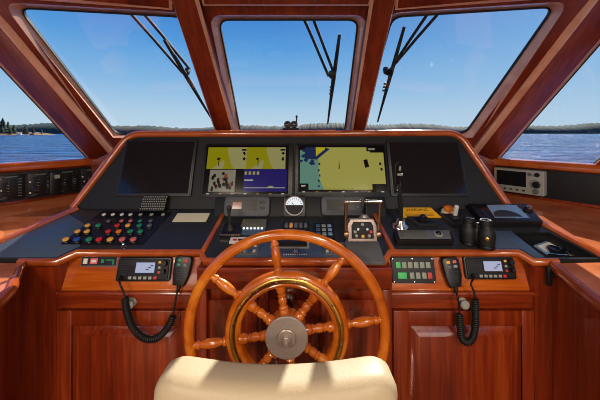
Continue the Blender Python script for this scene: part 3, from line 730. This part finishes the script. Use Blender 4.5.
# binoculars standing upright on the worktop
o = thing('binoculars', 'black binoculars standing upright on the right worktop', 'binoculars', T(*DASH.at(477, 246)) @ Matrix.Rotation(math.radians(-32), 4, 'Z') @ Matrix.Scale(.86, 4))
dx = .037
for s in (-1, 1):
    b = B('rubber'); sy = -.004*s
    b.lathe([(.030, .012), (.034, .016), (.036, .045), (.037, .062), (.034, .078), (.027, .090), (.023, .098), (.023, .104)], T(s*dx, sy, 0), 28)
    br = b.out('barrel', o)
    b = B('rubber'); b.lathe([(.020, .102), (.026, .106), (.026, .122), (.022, .127), (.018, .127), (.018, .115)], T(s*dx*.92, sy, 0), 24); b.out('eyecup', br)
    B('tablet_blue' if s < 0 else 'lens').lathe([(.019, .118), (.018, .1225), (.008, .125)], T(s*dx*.92, sy, 0), 22).out('eyepiece_lens', br)
    b = B('black_plastic'); b.lathe([(.034, 0), (.036, .004), (.034, .014), (.030, .014)], T(s*dx, sy, 0), 28); b.out('objective_ring', br)
b = B('rubber'); b.box((0, 0, .055), (.03, .028, .06), .008); b.cyl((0, 0, .082), (0, 0, .108), .010, 16, bev=.002); b.out('bridge', o)
b = B('brass'); b.lathe([(.008, 0), (.008, .003), (.005, .004)], frame((.040, -.040, .052), (0, -1, 0)), 16); b.out('badge', o, label='small round pale badge')

# tilted tablet display box
TAB = Matrix.Rotation(math.radians(2), 4, 'X')
o = thing('tablet_display', 'black framed display lying tilted at the right end of the worktop', 'display', DASH.px(507, 224))
fx = lambda px, py: (DASH.px(507, 224).inverted() @ DASH.at(px, py))
q4 = [fx(482, 227.5), fx(541, 227.5), fx(525, 209.5), fx(467, 209.5)]; q4[1].x = q4[1].x
B('black_plastic').prism([(p.x, p.y) for p in q4], 0, .034, bev=.004).out('body', o)
sc4 = [fx(487, 225.5), fx(530, 225.5), fx(516, 210.5), fx(474, 210.5)]
B('screen_off').prism([(p.x, p.y) for p in sc4], .034, .0355, bev=.0005).out('screen', o)
q4 = [fx(493, 224.5), fx(527, 224.5), fx(514, 211.5), fx(485, 211.5)]
b = B('tablet_blue', 'grey_plastic'); b.prism([(p.x, p.y) for p in q4], .0355, .0361)  # light blue shape paints a reflection on the tablet screen
cc = (q4[0]+q4[1])/2; b.use('grey_plastic'); ww = (q4[1]-q4[0]).x
b.prism([(cc.x+ww*.40*math.cos(PI*k/14)-.01, cc.y+.006+.05*math.sin(PI*k/14)) for k in range(15)], .0361, .0366); b.out('chart_or_sheen', o)
kp = fx(526, 216.5)
b = B('chrome', 'matte_black'); b.use('matte_black').lathe([(.018, .034), (.018, .040), (.012, .044)], T(kp.x, kp.y, 0), 20); b.use('chrome').lathe([(.010, .044), (.011, .055), (.006, .058)], T(kp.x, kp.y, 0), 18); b.out('thumb_knob', o)

# things in the tray
def on_tray(px, py): 
    M = DASH.px(px, py); return M @ T(0, 0, -.05)
tp = Plane(DASH.o-DASH.n*.05, DASH.u, DASH.v)
M, w, h = tp.rect(536, 243, 560, 253)
b = B('tablet_blue', 'hull_white'); b.box((0, 0, .004), (w, h*.9, .007), .002); b.use('hull_white').box((0, 0, .0078), (w*.8, h*.6, .0006)); o = b.out('booklet'); o.matrix_basis = M @ Matrix.Rotation(.35, 4, 'Z')
tag(o, 'pale blue booklet lying in the recessed tray', 'booklet')
M = tp.px(560, 252); o = thing('sunglasses', 'dark folded sunglasses lying in the recessed tray', 'sunglasses', M @ T(.0, .0, .003))
for s in (-1, 1): B('lens').prism([(s*.03+.024*math.cos(2*PI*k/16), .02*math.sin(2*PI*k/16)) for k in range(16)], .0, .018, bev=.004).out('lens', o)
b = B('chrome'); b.tube([(-.01, .012, .012), (0, .015, .013), (.01, .012, .012)], .002, 8); b.tube([(-.052, .005, .012), (-.056, -.02, .006), (.03, -.028, .004)], .002, 8); b.tube([(.052, .005, .012), (.056, -.02, .006), (-.03, -.024, .004)], .002, 8); b.out('frame', o)
M = tp.px(528, 236); b = B('brass'); b.lathe([(.008, 0), (.008, .02), (.004, .024)], I4, 14); o = b.out('brass_plug'); o.matrix_basis = M
tag(o, 'tiny brass plug at the back corner of the recessed tray', 'plug')

# ------------------------------------------------------------------ fascia equipment
def radio(x0, y0, x1, y1, label):
    M, w, h = FAS.rect(x0, y0, x1, y1)
    o = thing('vhf_radio', label, 'radio', M, 'flush radios')
    B('black_plastic').prism(rrect(w, h, .010), 0, .014, bev=.004).out('body', o)
    B('matte_black').prism(rrect(w*.94, h*.84, .008), .014, .019, bev=.003).out('front', o)
    B('screen_off').box((w*.04, h*.08, .0195), (w*.40, h*.50, .002)).out('screen_surround', o)
    b = B('e_lilac', 'e_deep'); b.box((w*.04, h*.08, .0203), (w*.35, h*.42, .0012)); b.use('e_deep')
    for k in range(3): b.box((w*(.08+.04*k), h*(.0+.08*k), .021), (w*.05, h*.04, .0004))
    b.out('lit_screen', o)
    b = B('black_plastic')
    for k in range(6): b.box((-w*.36, h*(.3-.1*k), .0195), (w*.16, h*.04, .002))
    b.out('speaker_grille', o)
    for k in range(6):
        B('light_grey' if k < 5 else 'red').box((-w*.22+k*w*.093, -h*.34, .020), (w*.062, h*.12, .004), .001).out('key', o)
    for k, (u, v, r) in enumerate(((.40, .26, .011), (.40, -.08, .008))):
        b = B('black_plastic'); b.lathe([(r, .018), (r, .030), (r*.8, .034)], T(w*u, h*v, 0), 18); b.out('knob', o)
    for k, (u, v, m) in enumerate(((.30, .3, 'amber'), (.30, .08, 'light_grey'), (.30, -.12, 'red'))): B(m).box((w*u, h*v, .020), (w*.05, h*.1, .004), .001).out('side_key', o)
    b = B('rubber'); b.lathe([(.009, .016), (.009, .026), (.006, .034)], T(-w*.38, -h*.34, 0), 14); b.out('cord_plug', o)
    return o, M, w, h
rl = radio(119, 257, 172, 281, 'black marine radio with lit screen on the left fascia board')
rr_ = radio(463, 256, 513, 279, 'black marine radio with lit screen on the right fascia board')
def mic(px, py, label, tilt, keys):
    M = FAS.px(px, py) @ T(0, 0, .008) @ Matrix.Rotation(tilt, 4, 'Z')
    o = thing('radio_microphone', label, 'microphone', M, 'hand microphones')
    hw = .032
    b = B('black_plastic'); out = [(-.022, -.058), (.020, -.058), (.031, -.02), (.033, .035), (.026, .046), (-.026, .046), (-.033, .035), (-.031, -.02)]
    b.prism(out, .0, .026, bev=.007); b.out('body', o)
    B('matte_black').box((0, .0, -.004), (.024, .03, .012), .002).out('hanger_clip', o)
    b = B('grey_plastic')
    for k in range(5): b.box((0, -.004-.008*k, .0265), (.034-.003*k, .0025, .0015))
    b.out('grille', o)
    for (x, y, m) in keys: B(m).prism(rrect(.014, .010, .003), .0255, .0285, M=T(x, y, 0), bev=.001).out('key', o)
    b = B('rubber'); b.tube([(0, -.054, .012), (0, -.078, .012)], [.009, .006], 12); b.out('strain_relief', o)
    return M @ V((0, -.077, .012))
ml = mic(184.5, 268, 'black hand microphone with a red key hanging right of the left radio', -.10, ((-.012, .03, 'green'), (.012, .03, 'red'), (-.012, .014, 'green'), (.012, .014, 'mid_grey')))
mr = mic(449, 269.5, 'black hand microphone hanging between keypad and right radio', .10, ((-.012, .03, 'amber'), (.012, .03, 'pink'), (-.012, .014, 'mid_grey'), (.012, .014, 'light_grey')))
def coil(label, start, end, pts_thin0, pts_coil, pts_thin1):
    def smooth(P, n):
        out = []; P = [V(p) for p in P]
        for i in range(len(P)-1):
            p0 = P[max(i-1, 0)]; p1 = P[i]; p2 = P[i+1]; p3 = P[min(i+2, len(P)-1)]
            for k in range(n):
                t = k/n; out.append(.5*((2*p1)+(p2-p0)*t+(2*p0-5*p1+4*p2-p3)*t*t+(3*p1-p0-3*p2+p3)*t**3))
        out.append(P[-1]); return out
    c = smooth(pts_coil, 30); L = [0]
    for i in range(len(c)-1): L.append(L[-1]+(c[i+1]-c[i]).length)
    turns = L[-1]/.0076; N = int(turns*12); hel = []
    j = 0
    for k in range(N+1):
        s = L[-1]*k/N
        while j < len(L)-2 and L[j+1] < s: j += 1
        t = (s-L[j])/max(1e-9, L[j+1]-L[j]); p = c[j].lerp(c[j+1], t); d = (c[j+1]-c[j]).normalized()
        a = V((0, 1, 0)); a = (a-d*a.dot(d)).normalized(); bq = d.cross(a); ph = 2*PI*turns*k/N
        hel.append(p+(a*math.cos(ph)+bq*math.sin(ph))*.0092)
    b = B('rubber'); b.tube(smooth(pts_thin0, 8), .0034, 8); b.tube(hel, .0036, 6); b.tube(smooth(pts_thin1, 8), .0034, 8)
    o = b.out('coiled_cord', angle=180); tag(o, label, 'cord', 'coiled microphone cords'); return o
yC = 1.09
plugL = rl[1] @ V((-rl[2]*.38, -rl[3]*.34, .034)); plugR = rr_[1] @ V((-rr_[2]*.38, -rr_[3]*.34, .034))
P = lambda x, y, D=yC: U(x, y, D)
coil('black coiled cord looping below the left radio to its microphone', 0, 0, [plugL, P(120, 284), P(123, 291), P(125.5, 298)], [P(125, 298), P(127, 312), P(133, 328), P(144, 338), P(157, 338), P(168, 327), P(173, 316)], [P(173, 317), P(175, 304), P(177, 293), ml])
coil('black coiled cord hanging straight down below the right radio', 0, 0, [plugR, P(471, 284), P(474, 292), P(475, 300)], [P(475, 299), P(475.5, 312), P(475, 328), P(472, 339), P(467, 342.5), P(461.5, 338), P(460, 326), P(459.5, 314)], [P(459.5, 315), P(459, 304, 1.085), P(457, 295, 1.085), mr])
M, w, h = FAS.rect(82, 255.5, 118, 266.5)
o = thing('alarm_strip', 'small narrow black alarm strip with a white switch left of the left radio', 'control panel', M)
B('mid_grey').prism(rrect(w, h, .003), 0, .004, bev=.001).out('frame', o); B('black_plastic').box((0, 0, .0045), (w*.95, h*.78, .003)).out('face', o)
B('white_plastic').box((-w*.36, 0, .008), (w*.11, h*.5, .006), .001).out('switch', o)
b = B('pink', 'white_plastic'); b.box((-w*.14, 0, .0064), (w*.2, h*.52, .001)); b.use('white_plastic').box((-w*.14, 0, .007), (w*.13, h*.22, .0006)); b.out('red_label', o)
b = B('green'); b.box((w*.1, 0, .0064), (w*.08, h*.3, .001)); b.box((w*.3, h*.1, .0064), (w*.2, h*.1, .001)); b.box((w*.4, -h*.1, .0064), (w*.04, h*.4, .001)); b.out('green_lights', o)
M, w, h = FAS.rect(391, 257, 434, 283)
o = thing('keypad', 'black keypad with rows of pale keys right of the wheel', 'keypad', M)
B('grey_plastic').prism(rrect(w, h, .006), 0, .012, bev=.003).out('plate', o)
for k in range(6): B('key_green' if k == 0 else 'key_grey').box((-w*.345+k*w*.138, h*.2, .013), (w*.105, h*.24, .005), .0015).out('key', o)
for k, (u, ww, m) in enumerate(((-.27, .2, 'key_green'), (-.05, .1, 'key_grey'), (.09, .1, 'key_grey'), (.23, .1, 'key_grey'), (.36, .1, 'key_red'))): B(m).box((w*u, -h*.2, .013), (w*ww, h*.24, .005), .0015).out('key', o)
for sx in (-.46, 0, .46):
    for sy in (-.44, .44): B('chrome').lathe([(.0035, .011), (.0035, .0135), (.002, .0142)], T(w*sx, h*sy, 0), 10).out('screw', o)

# ------------------------------------------------------------------ side wall equipment
inw = V((.819, -.574, 0))
SWL = Plane(CAM+A0+inw*.004, V((.574, .819, 0)), (0, 0, 1))
SWR = Plane(mir(SWL.o), V((.574, -.819, 0)), (0, 0, 1))
pa = SWL.ab(-6, 186)[0]; pb = SWL.ab(101, 178)[0]; w = pb-pa; h = .145
o = thing('breaker_panel', 'long black breaker panel below the left side window', 'breaker panel', SWL.M((pa+pb)/2, -.112))
B('panel_black').box((0, 0, .004), (w, h, .016), .002).out('backplate', o)
for k in range(4):
    x = -w/2+(k+.5)*w/4
    cbk = B('black_plastic').box((x, 0, .014), (w/4-.012, h*.86, .006), .002).out('breaker_section', o)
    b = B('mid_grey'); b.box((x, h*.37, .0175), (w*.1, .006, .001)); b.box((x-.03, -h*.37, .0175), (w*.05, .004, .001)); b.out('section_title', cbk)
    for r in range(2 if k else 1):
        for q in range(6):
            bx = x+(-.035+r*.055)
            B('matte_black' if (q+r+k) % 5 else 'grey_plastic').box((bx+.012, h*.26-q*h*.115, .020), (.022, h*.07, .010), .002).out('breaker_switch', cbk)
    b = B('light_grey')
    for q in range(7): b.box((x+.033, h*.27-q*h*.1, .0176), (.014, .0022, .001)); b.box((x-.012, h*.27-q*h*.1, .0176), (.009, .0022, .001))
    b.out('legend_lettering', cbk)
    for q in range(3):
        B(('white_plastic', 'white_plastic', 'blue')[(q+k) % 3] if q else 'white_plastic').box((x-.045+.01*(q % 2), h*(.12-.2*q), .0176), (.008, .008, .002)).out('indicator_light', cbk)
p = SWL.ab(29, 187)
b = B('black_plastic', 'light_grey'); b.box((0, 0, .018), (.05, .125, .035), .006); b.use('light_grey').box((.006, .035, .0365), (.024, .02, .002)); b.out('phone_handset', o, label='upright dark handset with pale key')
# grey plotter right side
pa = SWR.ab(497, 180)[0]; pb = SWR.ab(547, 182)[0]; w = pb-pa; h = .135
o = thing('radar_display', 'light grey plotter with dark screen and knobs below the right side window', 'radar', SWR.M((pa+pb)/2, -.108))
wl = B('panel_black'); 
B('light_grey').prism(rrect(w, h, .008), .0, .045, bev=.006).out('housing', o)
B('screen_off').box((-w*.13, h*.10, .0455), (w*.60, h*.62, .002)).out('screen', o)
for k in range(5): B('black_plastic').box((-w*.38+k*w*.125, -h*.36, .046), (w*.05, h*.06, .004), .001).out('soft_key', o)
for k, (u, v, r) in enumerate(((.25, .34, .009), (.38, .34, .012), (.36, -.06, .018), (.36, -.34, .013))):
    b = B('black_plastic' if k in (1, 2) else 'mid_grey'); b.lathe([(r, .044), (r, .052), (r*.7, .058)], T(w*u, h*v, 0), 20); b.out('knob', o)
b = B('mid_grey'); b.lathe([(.025, .044), (.025, .048), (.022, .048), (.022, .044)], T(w*.34, -h*.06, 0), 24, closed=True); b.out('ring', o)
o = B('panel_black'); pw = SWR.ab(640, 185)[0]-SWR.ab(488, 185)[0]; o.box((0, 0, 0), (.72, .15, .008), .001); o = o.out('backing_panel'); o.matrix_basis = SWR.M(.30, -.112, .0)
tag(o, 'plain black backing panel behind the light grey plotter', 'panel')

# ------------------------------------------------------------------ steering wheel
WC = U(287, 332.5, .95)
Rm = 103.5/300*.95
q = Matrix(((1, 0, 0, 0), (0, 0, 1, 0), (0, -1, 0, 0), (0, 0, 0, 1)))    # local z -> -y (towards the seat), local y -> z
q = Matrix(((1, 0, 0, 0), (0, 0, -1, 0), (0, 1, 0, 0), (0, 0, 0, 1)))
wh = thing('steering_wheel', 'large varnished wooden ship wheel with brass ring and turned spokes', 'steering wheel', T(*WC) @ q)
def ringp(bb, prof, seg=96): bb.lathe(prof, I4, seg, closed=True)
ro = Rm-.017
b = B('wheel_wood'); ringp(b, [(ro+.017*math.cos(2*PI*k/14), .014*math.sin(2*PI*k/14)) for k in range(14)]); b.out('rim', wh, 60)
ri_o, ri_i = .194, .146
b = B('wheel_wood'); ringp(b, [(ri_o, -.014), (ri_o+.003, -.004), (ri_o, .008), (ri_o-.006, .015), (ri_o-.012, .016), (ri_o-.015, .013), (ri_i+.016, .013), (ri_i+.012, .016), (ri_i+.004, .013), (ri_i, .004), (ri_i, -.014)]); b.out('inner_ring', wh, 50)
b = B('brass'); ringp(b, [(.179, .012), (.179, .0155), (.177, .0165), (.164, .0165), (.162, .0155), (.162, .012)]); br = b.out('brass_ring', wh)
for k in range(16):
    a = 2*PI*(k+.5)/16; b = B('dull_brass'); b.lathe([(.004, .016), (.0035, .0175), (.001, .018)], T(.1705*math.cos(a), .1705*math.sin(a), 0), 10); b.out('screw', br)
handle = [(.0105, 0), (.014, .004), (.0145, .010), (.010, .014), (.0095, .018), (.012, .026), (.0145, .040), (.0155, .058), (.0145, .074), (.012, .088), (.010, .096), (.013, .100), (.013, .106), (.010, .112), (.010, .124)]
inner = [(.016, 0), (.016, .018), (.012, .022), (.016, .027), (.012, .031), (.011, .036), (.014, .046), (.0135, .054), (.010, .060), (.014, .065), (.010, .069), (.013, .074), (.016, .082), (.016, .096)]
for k in range(8):
    a = math.radians(8+45*k)
    dr = V((math.cos(a), math.sin(a), 0))
    b = B('wheel_wood')
    L0 = .055; L1 = ri_i+.004; sc = (L1-L0)/.096; b.lathe([(r, h*sc) for r, h in inner], frame(dr*L0, dr), 18)
    L0 = ri_o-.002; L1 = ro-.010; sc = (L1-L0)/.124; b.lathe([(r, h*sc) for r, h in handle], frame(dr*L0, dr), 18)
    b.out('spoke', wh, 50)
b = B('wheel_wood'); b.lathe([(.062, -.03), (.062, .018), (.058, .022)], I4, 40); b.out('hub_boss', wh)
b = B('steel'); b.lathe([(.066, .020), (.066, .026), (.064, .028), (.030, .028), (.0285, .026), (.0285, .031), (.026, .033), (.014, .033)], I4, 48); b.out('hub_plate', wh, 30)
b = B('steel'); b.lathe([(.013, .032), (.013, .042), (.010, .044), (.009, .054), (.006, .057)], I4, 6); b.out('hub_nut', wh, 20)
b = B('chrome'); b.cyl((0, 0, -.03), (0, 0, -(CENF.o.y-WC.y)-.01), .022, 20); b.out('shaft', wh)

# ------------------------------------------------------------------ helm chair
CH = T(.01, .0, 0)
ch = thing('helm_chair', 'cream leather helm chair back in front of the wheel', 'chair', T(.009, .545, 0))
b = B('leather'); hw = .243; ztop = .924; n = 24
def chair_outline(hw, zt, z0, rad, sag):
    pts = [(-hw*.98, z0)]
    for k in range(7): a = PI-PI/2*k/6; pts.append((-hw+rad+rad*math.cos(a), zt-rad+rad*math.sin(a)))
    for k in range(1, 12): t = k/12; x = -hw+rad+(2*hw-2*rad)*t; pts.append((x, zt-sag*math.sin(PI*t)**1.0))
    for k in range(7): a = PI/2-PI/2*k/6; pts.append((hw-rad+rad*math.cos(a), zt-rad+rad*math.sin(a)))
    pts.append((hw*.98, z0)); return pts
loops = []
RR = .034
prof_ = [(RR*(1-math.sin(t*PI/12)), RR*(1-math.cos(t*PI/12))) for t in range(7)]+[(RR*(1-math.cos(t*PI/12)), RR+.03+RR*math.sin(t*PI/12)) for t in range(1, 7)]
for off, y in prof_:
    ol = chair_outline(hw-off, ztop-off, .56, .042, .012); loops.append([V((x, y+.02+(.012*(x/hw)**2) + (z-.56)*-.02, z)) for x, z in ol])
loops = [[V((p.x, p.y, p.z)) for p in l] for l in loops]
loops[0] = [p for p in loops[0]]
# back face (towards camera) starts flat
b.loft(loops, True, True, True); b.out('backrest', ch, 70)
b = B('leather'); b.box((0, .20, .54), (.46, .27, .12), .045, seg=4); b.out('seat', ch, 70)
b = B('chrome'); b.lathe([(.19, .0), (.19, .012), (.06, .03), (.045, .05), (.045, .49)], T(0, .2, 0), 28); b.out('pedestal', ch)

# ------------------------------------------------------------------ wipers outside the glass
def wiper(label, o, n, arms, hub, blade, sgn):
    nn = n if n.y > 0 else -n
    w_ = thing('windscreen_wiper', label, 'wiper', T(*(hit(*hub, o, n)+nn*.05)), 'windscreen wipers')
    org = hit(*hub, o, n)+nn*.05
    P = lambda p, k=.05: hit(p[0], p[1], o, n)+nn*k-org
    for a, c in arms:
        b = B('matte_black'); b.tube([P(a), P(((a[0]+c[0])/2, (a[1]+c[1])/2), .055), P(c)], .0075, 8); b.out('arm', w_)
    b = B('matte_black'); b.tube([P(blade[0], .03), P(((blade[0][0]+blade[1][0])/2, (blade[0][1]+blade[1][1])/2), .034), P(blade[1], .03)], [.008, .012, .005], 8); b.out('blade', w_)
    b = B('black_plastic'); b.lathe([(.016, -.03), (.016, .0), (.012, .010)], frame((0, 0, 0), -nn), 16); b.out('pivot', w_)
    pm = ((blade[0][0]+blade[1][0])/2, (blade[0][1]+blade[1][1])/2)
    b = B('grey_plastic'); 
    for t in (.55, .62, .69): 
        pt = (hub[0]+(blade[1][0]-hub[0])*(t-.35), hub[1]+(blade[1][1]-hub[1])*(t-.35)); b.box(P(pt, .028), (.012, .012, .012), .002)
    b.out('blade_clip', w_)
wiper('black twin-arm wiper outside the left windscreen pane', GL0, nL, (((118, 8), (181, 78)), ((132, 8), (188, 74))), (185, 78), ((163, 43), (211, 122)), -1)
wiper('black twin-arm wiper outside the centre windscreen pane', GC0, nC, (((299, 12), (329, 81)), ((309, 12), (334, 77))), (332, 81), ((340, 38), (328, 127)), 1)
wiper('black twin-arm wiper outside the right windscreen pane', GR0, nR, (((434, 12), (388, 80)), ((446, 12), (390, 76))), (387, 77), ((405, 30), (378, 125)), 1)

# lamp unit on the shelf in front of the centre pane
o = thing('shelf_camera', 'small black twin-lens unit with a short mast at the foot of the centre pane', 'camera', T(*U(291, 130.5, 1.70)))
b = B('matte_black'); b.box((0, 0, .008), (.09, .05, .016), .004); b.out('base', o)
for s in (-1, 1):
    b = B('black_plastic'); b.cyl((s*.018, .02, .034), (s*.018, -.03, .034), .020, 18, bev=.003); hd = b.out('lens_barrel', o)
    B('lens').lathe([(.014, 0), (.010, .003), (.002, .004)], frame((s*.018, -.029, .034), (0, -1, 0)), 16).out('lens', hd)
b = B('matte_black'); b.tube([(.03, .01, .03), (.032, .01, .075)], .004, 8); b.ball((.032, .01, .08), .007, 10); b.out('mast', o)
b = B('matte_black'); b.box((0, .0, -.015), (.05, .03, .035), .004); b.out('foot', o)

# ------------------------------------------------------------------ outside
zs = -2.6
b = B('sea_water'); b.loft([[V((q*math.cos(2*PI*k/48), q*math.sin(2*PI*k/48), zs)) for k in range(48)] for q in (3000, 400, 60, 6)])
for f_ in b.bm.faces: f_.normal_update()
o = S(b.out('sea'))
def ridge(name, x0, x1, y, fn, depth, material, step=6., seed=1, jag=6.):
    random.seed(seed); n = int((x1-x0)/step); loops = []
    hs = []
    for i in range(n+1):
        x = x0+(x1-x0)*i/n; hs.append((x, max(1., fn(x)+random.uniform(-.5, .5)*jag)))
    L0 = [V((x, y, zs-1)) for x, h in hs]; L1 = [V((x, y+depth*.05, zs+h*.45)) for x, h in hs]; L2 = [V((x, y+depth*.3, zs+h)) for x, h in hs]; L3 = [V((x, y+depth, zs-1)) for x, h in hs]
    b = B(material); b.loft([L0, L1, L2, L3], False); o = b.out(name, angle=180); return S(o)
ridge('hills', -2600, 2600, 1500, lambda x: 42+9*math.sin(x*.004+1)+6*math.sin(x*.013)+(8 if x > 0 else 0)*math.sin(max(0, x)*.002), 300, 'hill_green', 4.5, 3, 9.)
ridge('hills', -3000, -500, 1800, lambda x: 42+12*math.sin(x*.003), 300, 'hill_green', 8., 8, 12.)
# wooded point at far left
P0 = U(0, 134.5, 520)
b = B('shore_rock'); 
pts = [V((P0.x-260, P0.y-10, zs-.5)), V((P0.x+16, P0.y-20, zs-.5)), V((P0.x+50, P0.y+60, zs-.5)), V((P0.x-260, P0.y+90, zs-.5))]
cc = sum(pts, V())/4; b.loft([pts, [p.lerp(cc, .06)+V((0, 0, 3.)) for p in pts], [p.lerp(cc, .2)+V((0, 0, 6)) for p in pts]], True, True, True); S(b.out('shore'))
random.seed(5)
for i, (dx, dy, hh) in enumerate(((-70, 20, 30), (-48, 10, 27), (-30, 25, 25), (-16, 8, 26), (-6, 20, 21), (2, 5, 22), (12, 12, 16), (22, 24, 15), (30, 30, 12), (-90, 12, 30), (-110, 20, 32), (-60, 0, 24), (-38, -2, 22), (-22, 0, 20), (-10, -4, 15), (6, -2, 13), (-80, -4, 25), (16, 2, 11), (-26, 30, 27), (40, 36, 10))):
    base = V((P0.x+dx, P0.y+dy, zs+2))
    r = thing('shore_tree', 'dark conifer on the wooded point beyond the left side window', 'tree', T(*base), 'trees on the wooded point')
    b = B('shore_rock'); b.cyl((0, 0, 0), (0, 0, hh*.5), .6, 7, r1=.3); b.out('trunk', r)
    b = B('shore_trees')
    for k in range(6):
        z = hh*(.12+.15*k); rr = hh*.34*(1-k/6.8)*random.uniform(.8, 1.2); b.lathe([(rr, z), (rr*.7, z+hh*.07), (rr*.2, z+hh*.22)], T(random.uniform(-.5, .5), random.uniform(-.5, .5), 0), 9)
    b.out('crown', r)
for i, (px, s, lab) in enumerate(((20, 1., 'white motor boat moored off the wooded point at far left'), (28, .55, 'small low white dinghy right of the moored white boat'))):
    p = U(px, 134.5, 460); r = thing('boat', lab, 'boat', T(p.x, p.y, zs) @ Matrix.Scale(s, 4))
    b = B('hull_white'); b.prism([(-6, -1.6), (4, -1.6), (7.5, 0), (4, 1.6), (-6, 1.6)], -.3, 1.6, bev=.2); b.out('hull', r)
    b = B('hull_white'); b.box((-.5, 0, 2.4), (5, 2.4, 1.8), .3); b.out('cabin', r)
for i, (dx, lab) in enumerate(((-4, 'tan shore cottage among the trees at far left, nearest the water'), (-22, 'tan shore cottage among the trees at the very left edge'))):
    r = thing('cottage', lab, 'house', T(P0.x+dx, P0.y-14, zs+1.5))
    B('shore_rock').box((0, 0, 2), (9, 7, 4)).out('walls', r)
    b = B('hull_white'); b.loft([[V((-5, -4, 4)), V((5, -4, 4)), V((5, 4, 4)), V((-5, 4, 4))], [V((-4.5, -.2, 6.2)), V((4.5, -.2, 6.2)), V((4.5, .2, 6.2)), V((-4.5, .2, 6.2))]], True, True, True); b.out('roof', r)

# ------------------------------------------------------------------ light
w = bpy.data.worlds.new('sky'); SC.world = w; w.use_nodes = True; nt = w.node_tree; L = nt.links.new
bg = nt.nodes['Background']; tc = nt.nodes.new('ShaderNodeTexCoord'); sp_ = nt.nodes.new('ShaderNodeSeparateXYZ'); L(tc.outputs['Generated'], sp_.inputs[0])
rp = nt.nodes.new('ShaderNodeValToRGB'); el = rp.color_ramp.elements
stops = ((0.0, (204, 226, 240)), (.06, (190, 219, 241)), (.15, (146, 196, 238)), (.27, (92, 164, 230)), (.40, (50, 126, 212)), (.7, (40, 100, 190)))
el[0].position = 0; el[0].color = (*lin(stops[0][1]), 1); el[1].position = stops[-1][0]; el[1].color = (*lin(stops[-1][1]), 1)
for p, c in stops[1:-1]: e = el.new(p); e.color = (*lin(c), 1)
L(sp_.outputs['Z'], rp.inputs[0])
# hazier towards the sun on the right
mr_ = nt.nodes.new('ShaderNodeMapRange'); mr_.inputs[1].default_value = -.1; mr_.inputs[2].default_value = .9; mr_.inputs[3].default_value = 0; mr_.inputs[4].default_value = .42
mx = nt.nodes.new('ShaderNodeMix'); mx.data_type = 'RGBA'; mx.inputs[7].default_value = (*lin((180, 208, 236)), 1)
L(sp_.outputs['X'], mr_.inputs[0]); L(mr_.outputs[0], mx.inputs[0]); L(rp.outputs[0], mx.inputs[6]); L(mx.outputs[2], bg.inputs[0])
bg.inputs[1].default_value = 1.0
def lamp(kind, name, loc, energy, color, **kw):
    d = bpy.data.lights.new(name, kind); d.energy = energy; d.color = color
    for k, v in kw.items(): setattr(d, k, v)
    o = bpy.data.objects.new(name, d); COL.objects.link(o); o.location = loc; return o
s = lamp('SUN', 'sun', (0, 0, 10), 9.0, (1, .95, .86), angle=math.radians(.6))
az, elv = math.radians(25), math.radians(39)
dv = -V((math.sin(az)*math.cos(elv), math.cos(az)*math.cos(elv), math.sin(elv))); s.rotation_euler = dv.to_track_quat('-Z', 'Y').to_euler()
for x, y in ((-.8, -.75), (.8, -.75), (-.8, -1.8), (.8, -1.8)):
    lamp('AREA', 'ceiling_fill', (x, y, 2.04), 27, (1, .84, .66), shape='DISK', size=.4)  # added warm fill from overhead, no fixtures behind it
s = lamp('AREA', 'aft_fill', (0, -2.5, .85), 22, (1, .86, .70), shape='RECTANGLE', size=2.4, size_y=.8); s.rotation_euler = (PI/2, 0, 0)  # added fill from aft, lifts the forward woodwork

cam = bpy.data.cameras.new('camera'); co = bpy.data.objects.new('camera', cam); COL.objects.link(co); co.location = CAM; co.rotation_euler = (PI/2, 0, 0)
cam.sensor_width = 36; cam.lens = 36*FPX/600; cam.shift_x = -(CX-300)/600; cam.shift_y = -(200-CY)/600; cam.clip_start = .05; cam.clip_end = 6000
SC.camera = co
SC.view_settings.view_transform = 'Standard'; SC.view_settings.look = 'None'; SC.view_settings.gamma = 1; SC.view_settings.exposure = 0.0; SC.view_settings.use_curve_mapping = False
SC.cycles.use_denoising = True; SC.cycles.filter_width = 1.0
SC.cycles.max_bounces = 8
